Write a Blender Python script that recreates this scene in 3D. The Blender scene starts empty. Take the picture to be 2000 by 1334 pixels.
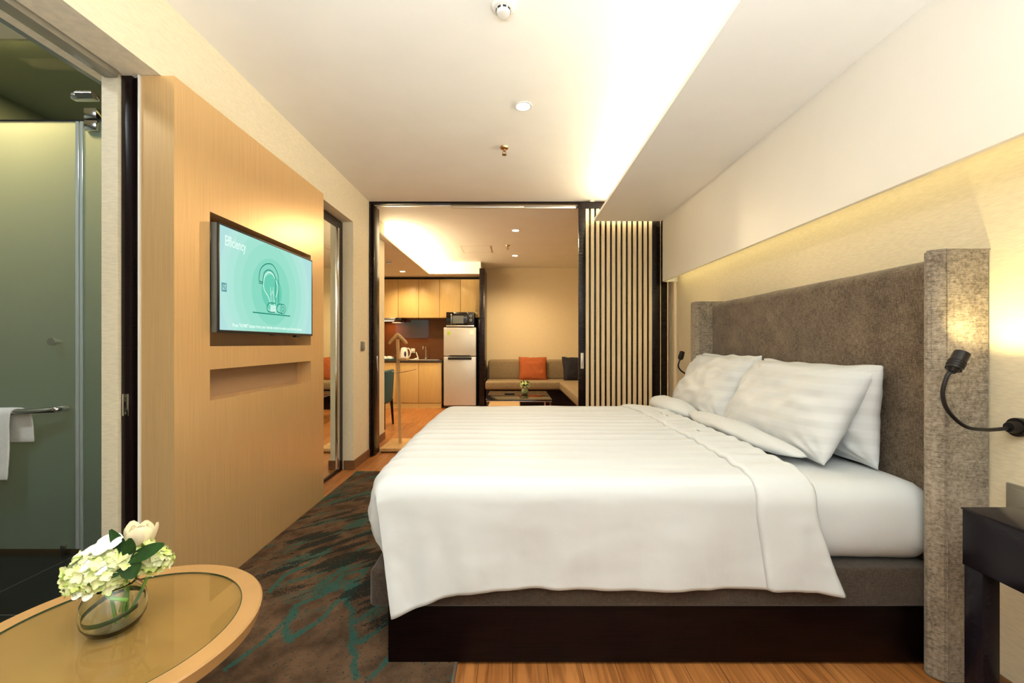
import bpy, bmesh, math, random
import numpy as np
from mathutils import Vector, Matrix, noise
random.seed(7)
C = bpy.context.scene.collection
sc = bpy.context.scene
H = 1.17                      # camera height
F = 820.0                     # focal length in pixels of the 2000 px wide frame
CEIL = 2.635
# ---------------------------------------------------------------- camera, world, exposure
cam = bpy.data.cameras.new('camera'); co = bpy.data.objects.new('camera', cam); C.objects.link(co)
co.location = (0, 0, H); co.rotation_euler = (math.pi/2, 0, 0)
cam.sensor_width = 36; cam.lens = F/2000*36; cam.shift_x = -0.0005; cam.shift_y = 0.002
cam.clip_start = 0.05; cam.clip_end = 60
sc.camera = co
sc.view_settings.view_transform = 'Standard'; sc.view_settings.look = 'None'
sc.view_settings.exposure = 0.12; sc.view_settings.gamma = 1.0; sc.view_settings.use_curve_mapping = False
w = bpy.data.worlds.new('world'); sc.world = w; w.use_nodes = True
w.node_tree.nodes['Background'].inputs[0].default_value = (0.75, 0.82, 0.95, 1)
w.node_tree.nodes['Background'].inputs[1].default_value = 0.35
WARM = (1.0, 0.70, 0.36); WARM2 = (1.0, 0.78, 0.40); DAY = (0.82, 0.91, 1.0)

def area(name, loc, rot, sx, sy, power, col, spread=180):
    l = bpy.data.lights.new(name, 'AREA'); l.shape = 'RECTANGLE'; l.size = sx; l.size_y = sy
    l.energy = power; l.color = col; l.spread = math.radians(spread)
    o = bpy.data.objects.new(name, l); C.objects.link(o); o.location = loc; o.rotation_euler = rot
    return o
def spot(name, loc, target, power, col, ang=80, blend=0.6, r=0.03):
    l = bpy.data.lights.new(name, 'SPOT'); l.energy = power; l.color = col
    l.spot_size = math.radians(ang); l.spot_blend = blend; l.shadow_soft_size = r
    o = bpy.data.objects.new(name, l); C.objects.link(o); o.location = loc
    d = Vector(target)-Vector(loc); o.rotation_euler = d.to_track_quat('-Z', 'Y').to_euler()
    return o
UP = (math.pi, 0, 0)
SOFT = (1.0, 0.87, 0.66)
area('daylight_window', (0.1, -1.30, 1.45), (math.radians(90), 0, 0), 2.3, 1.9, 8, DAY)             # the window behind the camera
area('ceiling_fill_up', (0.1, -1.22, 0.9), (math.radians(160), 0, 0), 2.3, 0.6, 142, (.84, .92, 1.0), 118)   # added upward fill that brightens ceiling and soffit, no source of its own
area('cove_light_soffit', (1.24, 2.0, 2.465), (0, math.radians(143), 0), 0.08, 4.2, 62, (1.0, 0.91, 0.70))
area('cove_light_wall', (1.56, 2.0, 1.86), (0, 0, 0), 0.05, 4.2, 3.0, (1.0, 0.84, 0.42))
area('cove_light_living', (-1.68, 6.0, 2.475), (0, math.radians(-128), 0), 0.06, 2.9, 80, (1.0, 0.82, 0.52))
area('bathroom_fill', (-2.7, 1.2, 2.84), (0, 0, 0), 0.3, 0.2, 20, (.86, .95, 1.0))  # added cool fill that tints the frosted glass, has no fitting
area('shower_light', (-2.75, 2.50, 2.845), (0, 0, 0), 0.3, 0.10, 50, (1.0, 0.60, 0.24))
spot('bedroom_downlight_beam', (0.066, 2.59, 2.615), (0.066, 2.59, 0), 26, SOFT, 150, 0.9)
spot('bedroom_fill_near', (-0.2, 0.15, 2.615), (-0.5, 0.3, 0), 50, SOFT, 140, 0.9)  # added beam out of view, no fitting, brightens bed and ceiling
spot('living_downlight_beam', (0.04, 5.43, 2.615), (0.04, 5.43, 0), 85, (1, .76, .45), 178, 0.3)
spot('living_downlight_beam_far', (0.043, 6.99, 2.615), (0.043, 6.99, 0), 125, (1, .76, .45), 150, 0.8)
spot('kitchen_downlight_beam', (-1.9, 7.25, 2.40), (-1.9, 7.5, 0), 90, (1, .74, .42), 140, 0.8)
spot('dining_downlight_beam', (-2.3, 5.9, 2.40), (-2.3, 5.9, 0), 90, (1, .76, .46), 150, 0.8)
area('hood_light', (-2.30, 7.93, 1.585), (0, 0, 0), 0.16, 0.08, 3.5, (1, .55, .25))

# ---------------------------------------------------------------- materials
def nt(m): return m.node_tree.nodes, m.node_tree.links
def mat(name, col, rough=0.5, metal=0.0, spec=0.5, trans=0.0, ior=1.45, coat=0.0, emit=None, es=0.0):
    m = bpy.data.materials.new(name); m.use_nodes = True
    b = m.node_tree.nodes['Principled BSDF']
    b.inputs['Base Color'].default_value = (*col, 1); b.inputs['Roughness'].default_value = rough
    b.inputs['Metallic'].default_value = metal; b.inputs['Specular IOR Level'].default_value = spec
    b.inputs['Transmission Weight'].default_value = trans; b.inputs['IOR'].default_value = ior
    b.inputs['Coat Weight'].default_value = coat; b.inputs['Coat Roughness'].default_value = 0.08
    if emit: b.inputs['Emission Color'].default_value = (*emit, 1); b.inputs['Emission Strength'].default_value = es
    return m
def vary(m, c1, c2, scale=(1, 1, 1), detail=4, lo=0.35, hi=0.65, bump=0.0, nscale=1.0, bdist=0.002, coord='Object', rough=0.6):
    """two-tone noise stretched along the axes, with a bump from the same noise"""
    n, l = nt(m); b = n['Principled BSDF']
    tc = n.new('ShaderNodeTexCoord'); mp = n.new('ShaderNodeMapping'); mp.inputs['Scale'].default_value = scale
    nz = n.new('ShaderNodeTexNoise'); nz.inputs['Scale'].default_value = nscale; nz.inputs['Detail'].default_value = detail
    nz.inputs['Roughness'].default_value = rough
    r = n.new('ShaderNodeValToRGB'); r.color_ramp.elements[0].position = lo; r.color_ramp.elements[1].position = hi
    r.color_ramp.elements[0].color = (*c1, 1); r.color_ramp.elements[1].color = (*c2, 1)
    l.new(tc.outputs[coord], mp.inputs[0]); l.new(mp.outputs[0], nz.inputs['Vector']); l.new(nz.outputs['Fac'], r.inputs[0])
    l.new(r.outputs[0], b.inputs['Base Color'])
    if bump:
        bp = n.new('ShaderNodeBump'); bp.inputs['Strength'].default_value = bump; bp.inputs['Distance'].default_value = bdist
        l.new(nz.outputs['Fac'], bp.inputs['Height']); l.new(bp.outputs[0], b.inputs['Normal'])
    return m
def mc(c, k): return tuple(min(1, x*k) for x in c)
def grain(name, col, scale, k=0.12, **kw):
    bump = kw.pop('bump', 0); ns = kw.pop('nscale', 1.0)
    m = mat(name, col, **kw)
    return vary(m, mc(col, 1-k), mc(col, 1+k), scale=scale, bump=bump, nscale=ns)
WALLC = (0.74, 0.65, 0.47)
M = {}
M['wall'] = grain('wallpaper_linen', WALLC, (30, 30, 260), 0.07, rough=0.75, bump=0.12)
M['wall_living'] = grain('wallpaper_tan', (0.68, 0.55, 0.34), (60, 60, 200), 0.05, rough=0.75, bump=0.1)
M['ceil'] = grain('ceiling_paint', (0.88, 0.85, 0.77), (3, 3, 3), 0.015, rough=0.8)
M['soffit'] = grain('soffit_paint', (0.90, 0.87, 0.80), (2, 2, 2), 0.015, rough=0.45)
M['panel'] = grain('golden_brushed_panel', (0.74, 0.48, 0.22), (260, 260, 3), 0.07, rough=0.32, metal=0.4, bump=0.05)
M['niche'] = grain('niche_lining_shaded', (0.34, 0.21, 0.12), (200, 200, 3), 0.06, rough=0.5)  # brown lowered so the niche backs carry their depth shade in the colour
M['dark'] = grain('dark_wenge_wood', (0.010, 0.005, 0.005), (3, 3, 120), 0.5, rough=0.25, spec=0.35)
M['darkh'] = grain('dark_wenge_wood_horizontal', (0.006, 0.002, 0.002), (4, 120, 160), 0.6, rough=0.35, spec=0.15)
M['desk'] = grain('dark_lacquered_wood', (0.008, 0.006, 0.009), (120, 4, 120), 0.15, rough=0.2, spec=0.22)
M['slat'] = grain('pale_oak_slat', (0.93, 0.74, 0.46), (90, 90, 4), 0.08, rough=0.7, spec=0.15)
M['chrome'] = mat('chrome', (0.75, 0.72, 0.68), 0.12, 1.0)
M['alu'] = mat('brushed_aluminium', (0.62, 0.60, 0.56), 0.3, 1.0)
M['black'] = mat('black_plastic', (0.012, 0.011, 0.012), 0.35)
M['blackmetal'] = mat('black_metal', (0.015, 0.012, 0.012), 0.32, 0.4)
M['white'] = mat('white_plastic', (0.78, 0.75, 0.68), 0.4)
M['mirror'] = mat('mirror', (0.80, 0.82, 0.74), 0.015, 1.0)
M['walnut'] = grain('brown_skirting', (0.17, 0.075, 0.03), (60, 5, 60), 0.3, rough=0.4)
M['cabinet'] = grain('honey_laminate', (0.60, 0.40, 0.15), (60, 60, 4), 0.05, rough=0.38)
M['worktop'] = grain('dark_granite', (0.05, 0.035, 0.025), (60, 60, 60), 0.6, rough=0.15)
M['splash'] = mat('brown_glass_splashback', (0.11, 0.035, 0.010), 0.05, 0, 0.9)
M['steel'] = grain('brushed_steel_door', (0.62, 0.60, 0.55), (200, 200, 3), 0.03, rough=0.3, metal=0.45)
M['sofa'] = grain('taupe_sofa_fabric', (0.24, 0.17, 0.09), (60, 60, 60), 0.2, rough=0.85, bump=0.3)
M['orange'] = grain('burnt_orange_cotton', (0.34, 0.075, 0.012), (60, 60, 60), 0.1, rough=0.8)
M['navy'] = grain('black_navy_cotton', (0.008, 0.007, 0.011), (60, 60, 60), 0.2, rough=0.8)
M['teal'] = grain('teal_velvet', (0.022, 0.075, 0.085), (40, 40, 40), 0.2, rough=0.7)
M['blackglass'] = mat('black_glass', (0.01, 0.007, 0.006), 0.04, 0, 0.8)
M['pine'] = grain('pale_pine', (0.60, 0.36, 0.14), (50, 50, 6), 0.15, rough=0.5)
M['tablewood'] = grain('tan_veneer', (0.40, 0.225, 0.085), (8, 8, 8), 0.04, rough=0.35)
M['tile'] = grain('black_floor_tile', (0.010, 0.009, 0.009), (4, 4, 4), 0.3, rough=0.25)
M['grout'] = mat('grey_grout', (0.05, 0.05, 0.048), 0.8)
M['bathwall'] = grain('grey_green_tile', (0.17, 0.20, 0.18), (5, 5, 5), 0.05, rough=0.35)
M['towel'] = grain('white_terry', (0.82, 0.80, 0.75), (200, 200, 200), 0.06, rough=0.95, bump=0.6)
M['lamp'] = mat('glowing_lens', (1, .9, .7), 0.5, emit=(1.0, 0.82, 0.55), es=30)
M['lampdim'] = mat('hood_lens', (1, .9, .7), 0.5, emit=(1.0, 0.80, 0.50), es=6)
M['led'] = mat('led_strip_glow', (1, .9, .7), 0.5, emit=(1.0, 0.80, 0.40), es=6)
M['brass'] = mat('aged_brass', (0.45, 0.28, 0.14), 0.3, 1.0)
M['greyplate'] = mat('warm_grey_plate', (0.26, 0.24, 0.19), 0.35, 0.2)
M['ivory'] = mat('ivory_plastic', (0.70, 0.66, 0.52), 0.4)
M['grey'] = mat('grey_plastic', (0.12, 0.13, 0.125), 0.4)
M['kettlewin'] = mat('dark_blue_window', (0.03, 0.03, 0.07), 0.2)
M['sticker'] = mat('green_sticker', (0.35, 0.50, 0.05), 0.5)
M['stickerw'] = mat('pale_sticker', (0.8, 0.8, 0.72), 0.5)
M['stem'] = mat('green_stem', (0.16, 0.33, 0.05), 0.5)
M['leaf'] = grain('dark_green_leaf', (0.012, 0.045, 0.008), (30, 30, 30), 0.3, rough=0.45, spec=0.3)
M['rose'] = mat('cream_petal', (0.88, 0.78, 0.56), 0.6)
M['floret'] = vary(mat('pale_green_petal', (0.8, 0.85, 0.5), 0.6), (0.50, 0.62, 0.14), (0.80, 0.82, 0.55), (45, 45, 45), lo=0.38, hi=0.64, nscale=1)
M['whitepetal'] = mat('white_petal', (0.90, 0.89, 0.80), 0.55)
def add_subsurf(m, w_, r=(0.3, 0.3, 0.2)):
    b = m.node_tree.nodes['Principled BSDF']; b.inputs['Subsurface Weight'].default_value = w_
    b.inputs['Subsurface Radius'].default_value = r; b.inputs['Subsurface Scale'].default_value = 0.01
def glassmat(name, col, rough):
    m = bpy.data.materials.new(name); m.use_nodes = True; n, l = nt(m); n.remove(n['Principled BSDF'])
    g = n.new('ShaderNodeBsdfGlass'); g.inputs['Color'].default_value = (*col, 1); g.inputs['Roughness'].default_value = rough; g.inputs['IOR'].default_value = 1.45
    l.new(g.outputs[0], n['Material Output'].inputs[0]); return m
M['vase'] = glassmat('clear_glass', (0.97, 0.99, 0.97), 0.0)
M['water'] = glassmat('water', (0.98, 1.0, 0.99), 0.0); M['water'].node_tree.nodes['Glass BSDF'].inputs['IOR'].default_value = 1.33
def thin(name, tint, tr, gloss_rough, diff=None):
    """thin pane: see-through (tinted) mixed with reflection, optional translucent haze for frosting"""
    m = bpy.data.materials.new(name); m.use_nodes = True; n, l = nt(m); n.remove(n['Principled BSDF'])
    t = n.new('ShaderNodeBsdfTransparent'); t.inputs[0].default_value = (*tint, 1)
    g = n.new('ShaderNodeBsdfGlossy'); g.inputs['Roughness'].default_value = gloss_rough; g.inputs[0].default_value = (1, 1, 1, 1)
    lw = n.new('ShaderNodeLayerWeight'); pw = n.new('ShaderNodeMath'); pw.operation = 'POWER'; pw.inputs[1].default_value = 4.5; l.new(lw.outputs['Facing'], pw.inputs[0])
    fr = n.new('ShaderNodeMath'); fr.operation = 'MULTIPLY_ADD'; fr.inputs[1].default_value = 0.85; fr.inputs[2].default_value = 0.035; l.new(pw.outputs[0], fr.inputs[0])
    mx = n.new('ShaderNodeMixShader'); base = t.outputs[0]
    if diff:
        rf = n.new('ShaderNodeBsdfRefraction'); rf.inputs['Roughness'].default_value = 0.75; rf.inputs['IOR'].default_value = 1.02; rf.inputs[0].default_value = (*diff, 1)
        tl = n.new('ShaderNodeBsdfTranslucent'); tl.inputs[0].default_value = (*diff, 1)
        df = n.new('ShaderNodeBsdfDiffuse'); df.inputs[0].default_value = (.42, .60, .56, 1)
        m1 = n.new('ShaderNodeMixShader'); m1.inputs[0].default_value = 0.5; l.new(rf.outputs[0], m1.inputs[1]); l.new(tl.outputs[0], m1.inputs[2])
        m2 = n.new('ShaderNodeMixShader'); m2.inputs[0].default_value = 0.13; l.new(m1.outputs[0], m2.inputs[1]); l.new(df.outputs[0], m2.inputs[2])
        base = m2.outputs[0]
    l.new(fr.outputs[0], mx.inputs[0]); l.new(base, mx.inputs[1]); l.new(g.outputs[0], mx.inputs[2])
    l.new(mx.outputs[0], n['Material Output'].inputs[0]); return m
M['frost'] = thin('frosted_glass', (1, 1, 1), 0, 0.25, diff=(0.68, 0.80, 0.78))
M['clear'] = thin('clear_shower_glass', (0.80, 0.88, 0.82), 0, 0.02)
M['tabletopglass'] = thin('table_glass', (0.86, 0.90, 0.82), 0, 0.01)
M['glassedge'] = mat('green_glass_edge', (0.03, 0.06, 0.03), 0.1)
M['seal'] = mat('pale_glass_seal', (0.55, 0.60, 0.56), 0.2, 0.2)

def fabric_mat(name, c1, c2, sx, sz, bump=0.5, rough=0.9, s1=60, s2=50):
    m = mat(name, c1, rough, spec=0.2); n, l = nt(m); b = n['Principled BSDF']
    b.inputs['Sheen Weight'].default_value = 0.25
    tc = n.new('ShaderNodeTexCoord')
    def nz(scale, detail=3):
        mp = n.new('ShaderNodeMapping'); mp.inputs['Scale'].default_value = scale
        k = n.new('ShaderNodeTexNoise'); k.inputs['Scale'].default_value = 1; k.inputs['Detail'].default_value = detail; k.inputs['Roughness'].default_value = .7
        l.new(tc.outputs['Object'], mp.inputs[0]); l.new(mp.outputs[0], k.inputs['Vector']); return k.outputs['Fac']
    a = nz((sx, sx, s1)); c = nz((s2, s2, sz)); d = nz((7, 7, 7), 5)
    ad = n.new('ShaderNodeMath'); l.new(a, ad.inputs[0]); l.new(c, ad.inputs[1])
    a2 = n.new('ShaderNodeMath'); a2.operation = 'MULTIPLY_ADD'; l.new(d, a2.inputs[0]); a2.inputs[1].default_value = 0.8; l.new(ad.outputs[0], a2.inputs[2])
    mr = n.new('ShaderNodeMapRange'); mr.inputs[1].default_value = 1.13; mr.inputs[2].default_value = 1.68; l.new(a2.outputs[0], mr.inputs[0])
    r = n.new('ShaderNodeValToRGB'); r.color_ramp.elements[0].color = (*c1, 1); r.color_ramp.elements[1].color = (*c2, 1)
    l.new(mr.outputs[0], r.inputs[0]); l.new(r.outputs[0], b.inputs['Base Color'])
    bp = n.new('ShaderNodeBump'); bp.inputs['Strength'].default_value = bump; bp.inputs['Distance'].default_value = 0.003
    l.new(ad.outputs[0], bp.inputs['Height']); l.new(bp.outputs[0], b.inputs['Normal'])
    return m
M['chenille'] = fabric_mat('brown_chenille', (0.045, 0.029, 0.017), (0.225, 0.165, 0.11), 260, 260)
M['chenille_wing'] = fabric_mat('taupe_chenille', (0.10, 0.075, 0.052), (0.42, 0.355, 0.275), 90, 520, s1=90, s2=22)
M['boxspring'] = fabric_mat('dark_brown_velvet', (0.030, 0.019, 0.013), (0.07, 0.048, 0.034), 160, 160, 0.2)

def linen_mat(name, col, stripe=True, period=0.055, axis='Y'):
    m = mat(name, col, 0.55, spec=0.3); n, l = nt(m); b = n['Principled BSDF']
    b.inputs['Sheen Weight'].default_value = 0.15
    tc = n.new('ShaderNodeTexCoord'); sp = n.new('ShaderNodeSeparateXYZ'); l.new(tc.outputs['Object'], sp.inputs[0])
    if stripe:
        mu = n.new('ShaderNodeMath'); mu.operation = 'MULTIPLY'; mu.inputs[1].default_value = 2*math.pi/period; l.new(sp.outputs[axis], mu.inputs[0])
        s = n.new('ShaderNodeMath'); s.operation = 'SINE'; l.new(mu.outputs[0], s.inputs[0])
        mr = n.new('ShaderNodeMapRange'); mr.inputs[1].default_value = -0.25; mr.inputs[2].default_value = 0.25; l.new(s.outputs[0], mr.inputs[0])
        mx = n.new('ShaderNodeMix'); mx.data_type = 'RGBA'; mx.inputs[6].default_value = (*mc(col, .93), 1); mx.inputs[7].default_value = (*col, 1)
        l.new(mr.outputs[0], mx.inputs[0]); l.new(mx.outputs[2], b.inputs['Base Color'])
        m2 = n.new('ShaderNodeMapRange'); m2.inputs[3].default_value = 0.42; m2.inputs[4].default_value = 0.65; l.new(mr.outputs[0], m2.inputs[0]); l.new(m2.outputs[0], b.inputs['Roughness'])
    mp = n.new('ShaderNodeMapping'); mp.inputs['Scale'].default_value = (9, 9, 9); nz = n.new('ShaderNodeTexNoise'); nz.inputs['Scale'].default_value = 1; nz.inputs['Detail'].default_value = 3
    l.new(tc.outputs['Object'], mp.inputs[0]); l.new(mp.outputs[0], nz.inputs['Vector'])
    bp = n.new('ShaderNodeBump'); bp.inputs['Strength'].default_value = 0.35; bp.inputs['Distance'].default_value = 0.006
    l.new(nz.outputs['Fac'], bp.inputs['Height']); l.new(bp.outputs[0], b.inputs['Normal'])
    return m
M['duvet'] = linen_mat('white_satin_stripe', (0.60, 0.625, 0.645), True, 0.10)
M['sheet'] = linen_mat('white_cotton_sheet', (0.59, 0.615, 0.635), False)
M['case'] = linen_mat('white_pillowcase', (0.61, 0.63, 0.65), True, 0.06, 'Z')

def wood_floor():
    m = mat('oak_laminate_floor', (0.4, 0.18, 0.06), 0.32); n, l = nt(m); b = n['Principled BSDF']
    tc = n.new('ShaderNodeTexCoord')
    mp = n.new('ShaderNodeMapping'); mp.inputs['Rotation'].default_value = (0, 0, math.pi/2); l.new(tc.outputs['Object'], mp.inputs[0])
    br = n.new('ShaderNodeTexBrick'); br.inputs['Scale'].default_value = 1; br.inputs['Brick Width'].default_value = 1.2; br.inputs['Row Height'].default_value = 0.125
    br.inputs['Mortar Size'].default_value = 0.0012; br.inputs['Color1'].default_value = (0.36, 0.14, 0.04, 1); br.inputs['Color2'].default_value = (0.46, 0.195, 0.06, 1)
    br.inputs['Mortar'].default_value = (0.10, 0.035, 0.012, 1); l.new(mp.outputs[0], br.inputs['Vector'])
    m2 = n.new('ShaderNodeMapping'); m2.inputs['Scale'].default_value = (42, 2.2, 1); l.new(tc.outputs['Object'], m2.inputs[0])
    nz = n.new('ShaderNodeTexNoise'); nz.inputs['Scale'].default_value = 1; nz.inputs['Detail'].default_value = 6; nz.inputs['Distortion'].default_value = 1.2; l.new(m2.outputs[0], nz.inputs['Vector'])
    r = n.new('ShaderNodeValToRGB'); r.color_ramp.elements[0].position = .35; r.color_ramp.elements[1].position = .6
    r.color_ramp.elements[0].color = (.62, .55, .5, 1); r.color_ramp.elements[1].color = (1.08, 1.05, 1, 1); l.new(nz.outputs['Fac'], r.inputs[0])
    mx = n.new('ShaderNodeMix'); mx.data_type = 'RGBA'; mx.blend_type = 'MULTIPLY'; mx.inputs[0].default_value = 1
    l.new(br.outputs['Color'], mx.inputs[6]); l.new(r.outputs[0], mx.inputs[7]); l.new(mx.outputs[2], b.inputs['Base Color'])
    return m
M['floor'] = wood_floor()

# ---------------------------------------------------------------- mesh helpers
def new(): return bmesh.new()
def box(bm, x0, x1, y0, y1, z0, z1, bev=0.0, seg=2):
    t = bmesh.new(); bmesh.ops.create_cube(t, size=1)
    for v in t.verts: v.co = Vector(((x0+x1)/2+v.co.x*(x1-x0), (y0+y1)/2+v.co.y*(y1-y0), (z0+z1)/2+v.co.z*(z1-z0)))
    if bev: bmesh.ops.bevel(t, geom=t.edges[:], offset=bev, segments=seg, affect='EDGES', profile=0.5)
    merge(bm, t); return bm
def merge(bm, t, mtx=None):
    me = bpy.data.meshes.new('t'); t.to_mesh(me); t.free()
    if mtx: me.transform(mtx)
    bm.from_mesh(me); bpy.data.meshes.remove(me)
def cyl(bm, p0, p1, r0, r1=None, seg=20, caps=True):
    p0 = Vector(p0); p1 = Vector(p1); r1 = r0 if r1 is None else r1; d = p1-p0
    t = bmesh.new(); bmesh.ops.create_cone(t, cap_ends=caps, segments=seg, radius1=r0, radius2=r1, depth=d.length)
    q = d.to_track_quat('Z', 'Y').to_matrix().to_4x4(); merge(bm, t, Matrix.Translation((p0+p1)/2) @ q); return bm
def tube(bm, pts, r, seg=10, caps=True):
    pts = [Vector(p) for p in pts]; rings = []
    rr = r if isinstance(r, (list, tuple)) else [r]*len(pts)
    prev = None
    for i, p in enumerate(pts):
        d = (pts[min(i+1, len(pts)-1)]-pts[max(i-1, 0)]).normalized()
        if prev is None: a = d.orthogonal().normalized()
        else: a = (prev-d*prev.dot(d)).normalized()
        prev = a; b = d.cross(a)
        rings.append([bm.verts.new(p+(a*math.cos(2*math.pi*k/seg)+b*math.sin(2*math.pi*k/seg))*rr[i]) for k in range(seg)])
    for i in range(len(rings)-1):
        for k in range(seg): bm.faces.new((rings[i][k], rings[i][(k+1) % seg], rings[i+1][(k+1) % seg], rings[i+1][k]))
    if caps: bm.faces.new(rings[0][::-1]); bm.faces.new(rings[-1])
    return bm
def spline(pts, n=8):
    pts = [Vector(p) for p in pts]; out = []
    for i in range(len(pts)-1):
        p0 = pts[max(i-1, 0)]; p1 = pts[i]; p2 = pts[i+1]; p3 = pts[min(i+2, len(pts)-1)]
        for k in range(n):
            t = k/n
            out.append(0.5*((2*p1)+(-p0+p2)*t+(2*p0-5*p1+4*p2-p3)*t*t+(-p0+3*p1-3*p2+p3)*t**3))
    out.append(pts[-1]); return out
def lathe(bm, prof, c=(0, 0, 0), seg=32):
    c = Vector(c); rings = []
    for r, z in prof:
        if r < 1e-5: rings.append([bm.verts.new(c+Vector((0, 0, z)))])
        else: rings.append([bm.verts.new(c+Vector((r*math.cos(2*math.pi*k/seg), r*math.sin(2*math.pi*k/seg), z))) for k in range(seg)])
    for i in range(len(rings)-1):
        A, B = rings[i], rings[i+1]
        for k in range(seg):
            a0 = A[k % len(A)]; a1 = A[(k+1) % len(A)]; b0 = B[k % len(B)]; b1 = B[(k+1) % len(B)]
            f = [a0, a1, b1, b0]; f = [v for i_, v in enumerate(f) if v not in f[:i_]]
            if len(f) >= 3: bm.faces.new(f)
    return bm
def grid(bm, P, closed_u=False):
    """P[i][j] of Vectors -> quad mesh"""
    V = [[bm.verts.new(p) for p in row] for row in P]
    for i in range(len(V)-1):
        for j in range(len(V[0])-1): bm.faces.new((V[i][j], V[i+1][j], V[i+1][j+1], V[i][j+1]))
    return bm
def finish(name, bm, m, loc=(0, 0, 0), parent=None, smooth=False, mods=()):
    bmesh.ops.remove_doubles(bm, verts=bm.verts[:], dist=1e-6)
    bmesh.ops.recalc_face_normals(bm, faces=bm.faces[:])
    me = bpy.data.meshes.new(name); bm.to_mesh(me); bm.free()
    me.transform(Matrix.Translation(-Vector(loc)))
    me.materials.append(m)
    if smooth:
        for p in me.polygons: p.use_smooth = True
        if smooth == 'auto': me.set_sharp_from_angle(angle=math.radians(35))
    o = bpy.data.objects.new(name, me); C.objects.link(o)
    if parent is None: o.location = loc
    else: o.parent = parent
    for kind, kw in mods:
        md = o.modifiers.new(kind.lower(), kind)
        for k, v in kw.items(): setattr(md, k, v)
    return o
def structure(name, bm, m, parent=None, **kw):
    o = finish(name, bm, m, (0, 0, 0), parent, **kw)
    if parent is None: o['kind'] = 'structure'
    return o
class Thing:
    def __init__(s, name, label, cat, loc=(0, 0, 0), group=None, kind=None):
        s.loc = Vector(loc); s.o = bpy.data.objects.new(name, None); C.objects.link(s.o); s.o.location = loc
        s.o.empty_display_size = 0.05
        if kind: s.o['kind'] = kind
        else: s.o['label'] = label; s.o['category'] = cat
        if group: s.o['group'] = group
    def part(s, name, bm, m, parent=None, label=None, smooth='auto', mods=(), stuff=False):
        o = finish(name, bm, m, s.loc, parent or s.o, smooth, mods)
        if label: o['label'] = label
        if stuff: o['kind'] = 'stuff'
        return o
def single(name, bm, m, label, cat, loc=(0, 0, 0), group=None, smooth='auto', mods=()):
    o = finish(name, bm, m, loc, None, smooth, mods); o['label'] = label; o['category'] = cat
    if group: o['group'] = group
    return o
def fbm(p, s=1.0): return noise.fractal(Vector(p)*s, 1.0, 2.0, 3)
def interp(x, pts):
    return float(np.interp(x, [p[0] for p in pts], [p[1] for p in pts]))

# ================================================================ THE SETTING
XL, XR = -1.48, 1.64
structure('floor', box(new(), -3.7, 3.2, -1.5, 8.3, -0.1, 0.0), M['floor'])
structure('ceiling', box(new(), -1.9, 3.2, -1.5, 8.3, CEIL, CEIL+0.1), M['ceil'])
# left wall of the bedroom: header above both openings, end piece by the partition
b = new(); box(b, -1.774, XL, -1.5, 4.40, 2.30, CEIL); box(b, -1.774, XL, 3.90, 4.40, 0, 2.30); box(b, -1.774, XL, -1.5, 0.55, 0, 2.30)
structure('wall_left', b, M['wall'])
structure('wall_right', box(new(), XR, XR+0.1, -1.5, 4.42, 0, CEIL), M['wall'])
b = new()
box(b, -3.7, 3.2, -1.5, -1.40, 0, 0.45); box(b, -3.7, 3.2, -1.5, -1.40, 2.45, CEIL+.3)
box(b, -3.7, -1.1, -1.5, -1.40, 0.45, 2.45); box(b, 1.3, 3.2, -1.5, -1.40, 0.45, 2.45)
structure('wall_back', b, M['wall'])
t = Thing('window_1', '', '', (0.1, -1.45, 0.45), kind='structure')
b = new()
for x in (-1.1, 0.07, 1.25): box(b, x, x+0.05, -1.46, -1.42, 0.45, 2.45)
box(b, -1.1, 1.3, -1.46, -1.42, 0.45, 0.5); box(b, -1.1, 1.3, -1.46, -1.42, 2.4, 2.45)
t.part('window_frame', b, M['alu']); t.part('pane', box(new(), -1.1, 1.3, -1.445, -1.44, 0.45, 2.45), M['clear'])
# jamb between bathroom opening and television panel
structure('trim_1', box(new(), -1.72, -1.652, 1.757, 3.14, 0, 2.30), M['wall'])
b = new(); box(b, -1.774, -1.60, 3.14, 3.20, 0, 2.3); box(b, -1.774, -1.62, 3.2, 3.9, 0, 2.3); structure('wall_niche', b, M['wall'])
structure('trim_2', box(new(), -1.573, -1.566, 1.762, 1.80, 0, 2.298), M['white'])
# baseboards
structure('baseboard_left', box(new(), XL-0.0, XL+0.014, 3.90, 4.32, 0, 0.085, 0.003), M['walnut'])
structure('baseboard_reveal', box(new(), -1.565, XL+0.014, 3.886, 3.90, 0, 0.085, 0.003), M['walnut'])
structure('baseboard_right', box(new(), XR-0.014, XR, -1.4, 4.25, 0, 0.06, 0.003), M['walnut'])
# lowered soffit over the bed: thin slab with a cove above it, then a hanging face with a cove behind it
SZ = 2.394
structure('trim_3', box(new(), 0.814, 1.50, -1.4, 4.2, SZ, SZ+0.024), M['soffit'])
structure('trim_4', box(new(), 1.49, 1.512, -1.4, 4.2, 1.785, SZ), M['soffit'])
structure('trim_5', box(new(), 1.49, XR, 4.17, 4.2, 1.785, SZ), M['soffit'])
# partition line: ceiling rail, left stack, posts
structure('trim_6', box(new(), -1.48, 1.64, 4.33, 4.42, CEIL-0.022, CEIL), M['dark'])
structure('trim_7', box(new(), 1.528, 1.60, 4.34, 4.42, 0, CEIL-.02), M['dark'])
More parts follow.
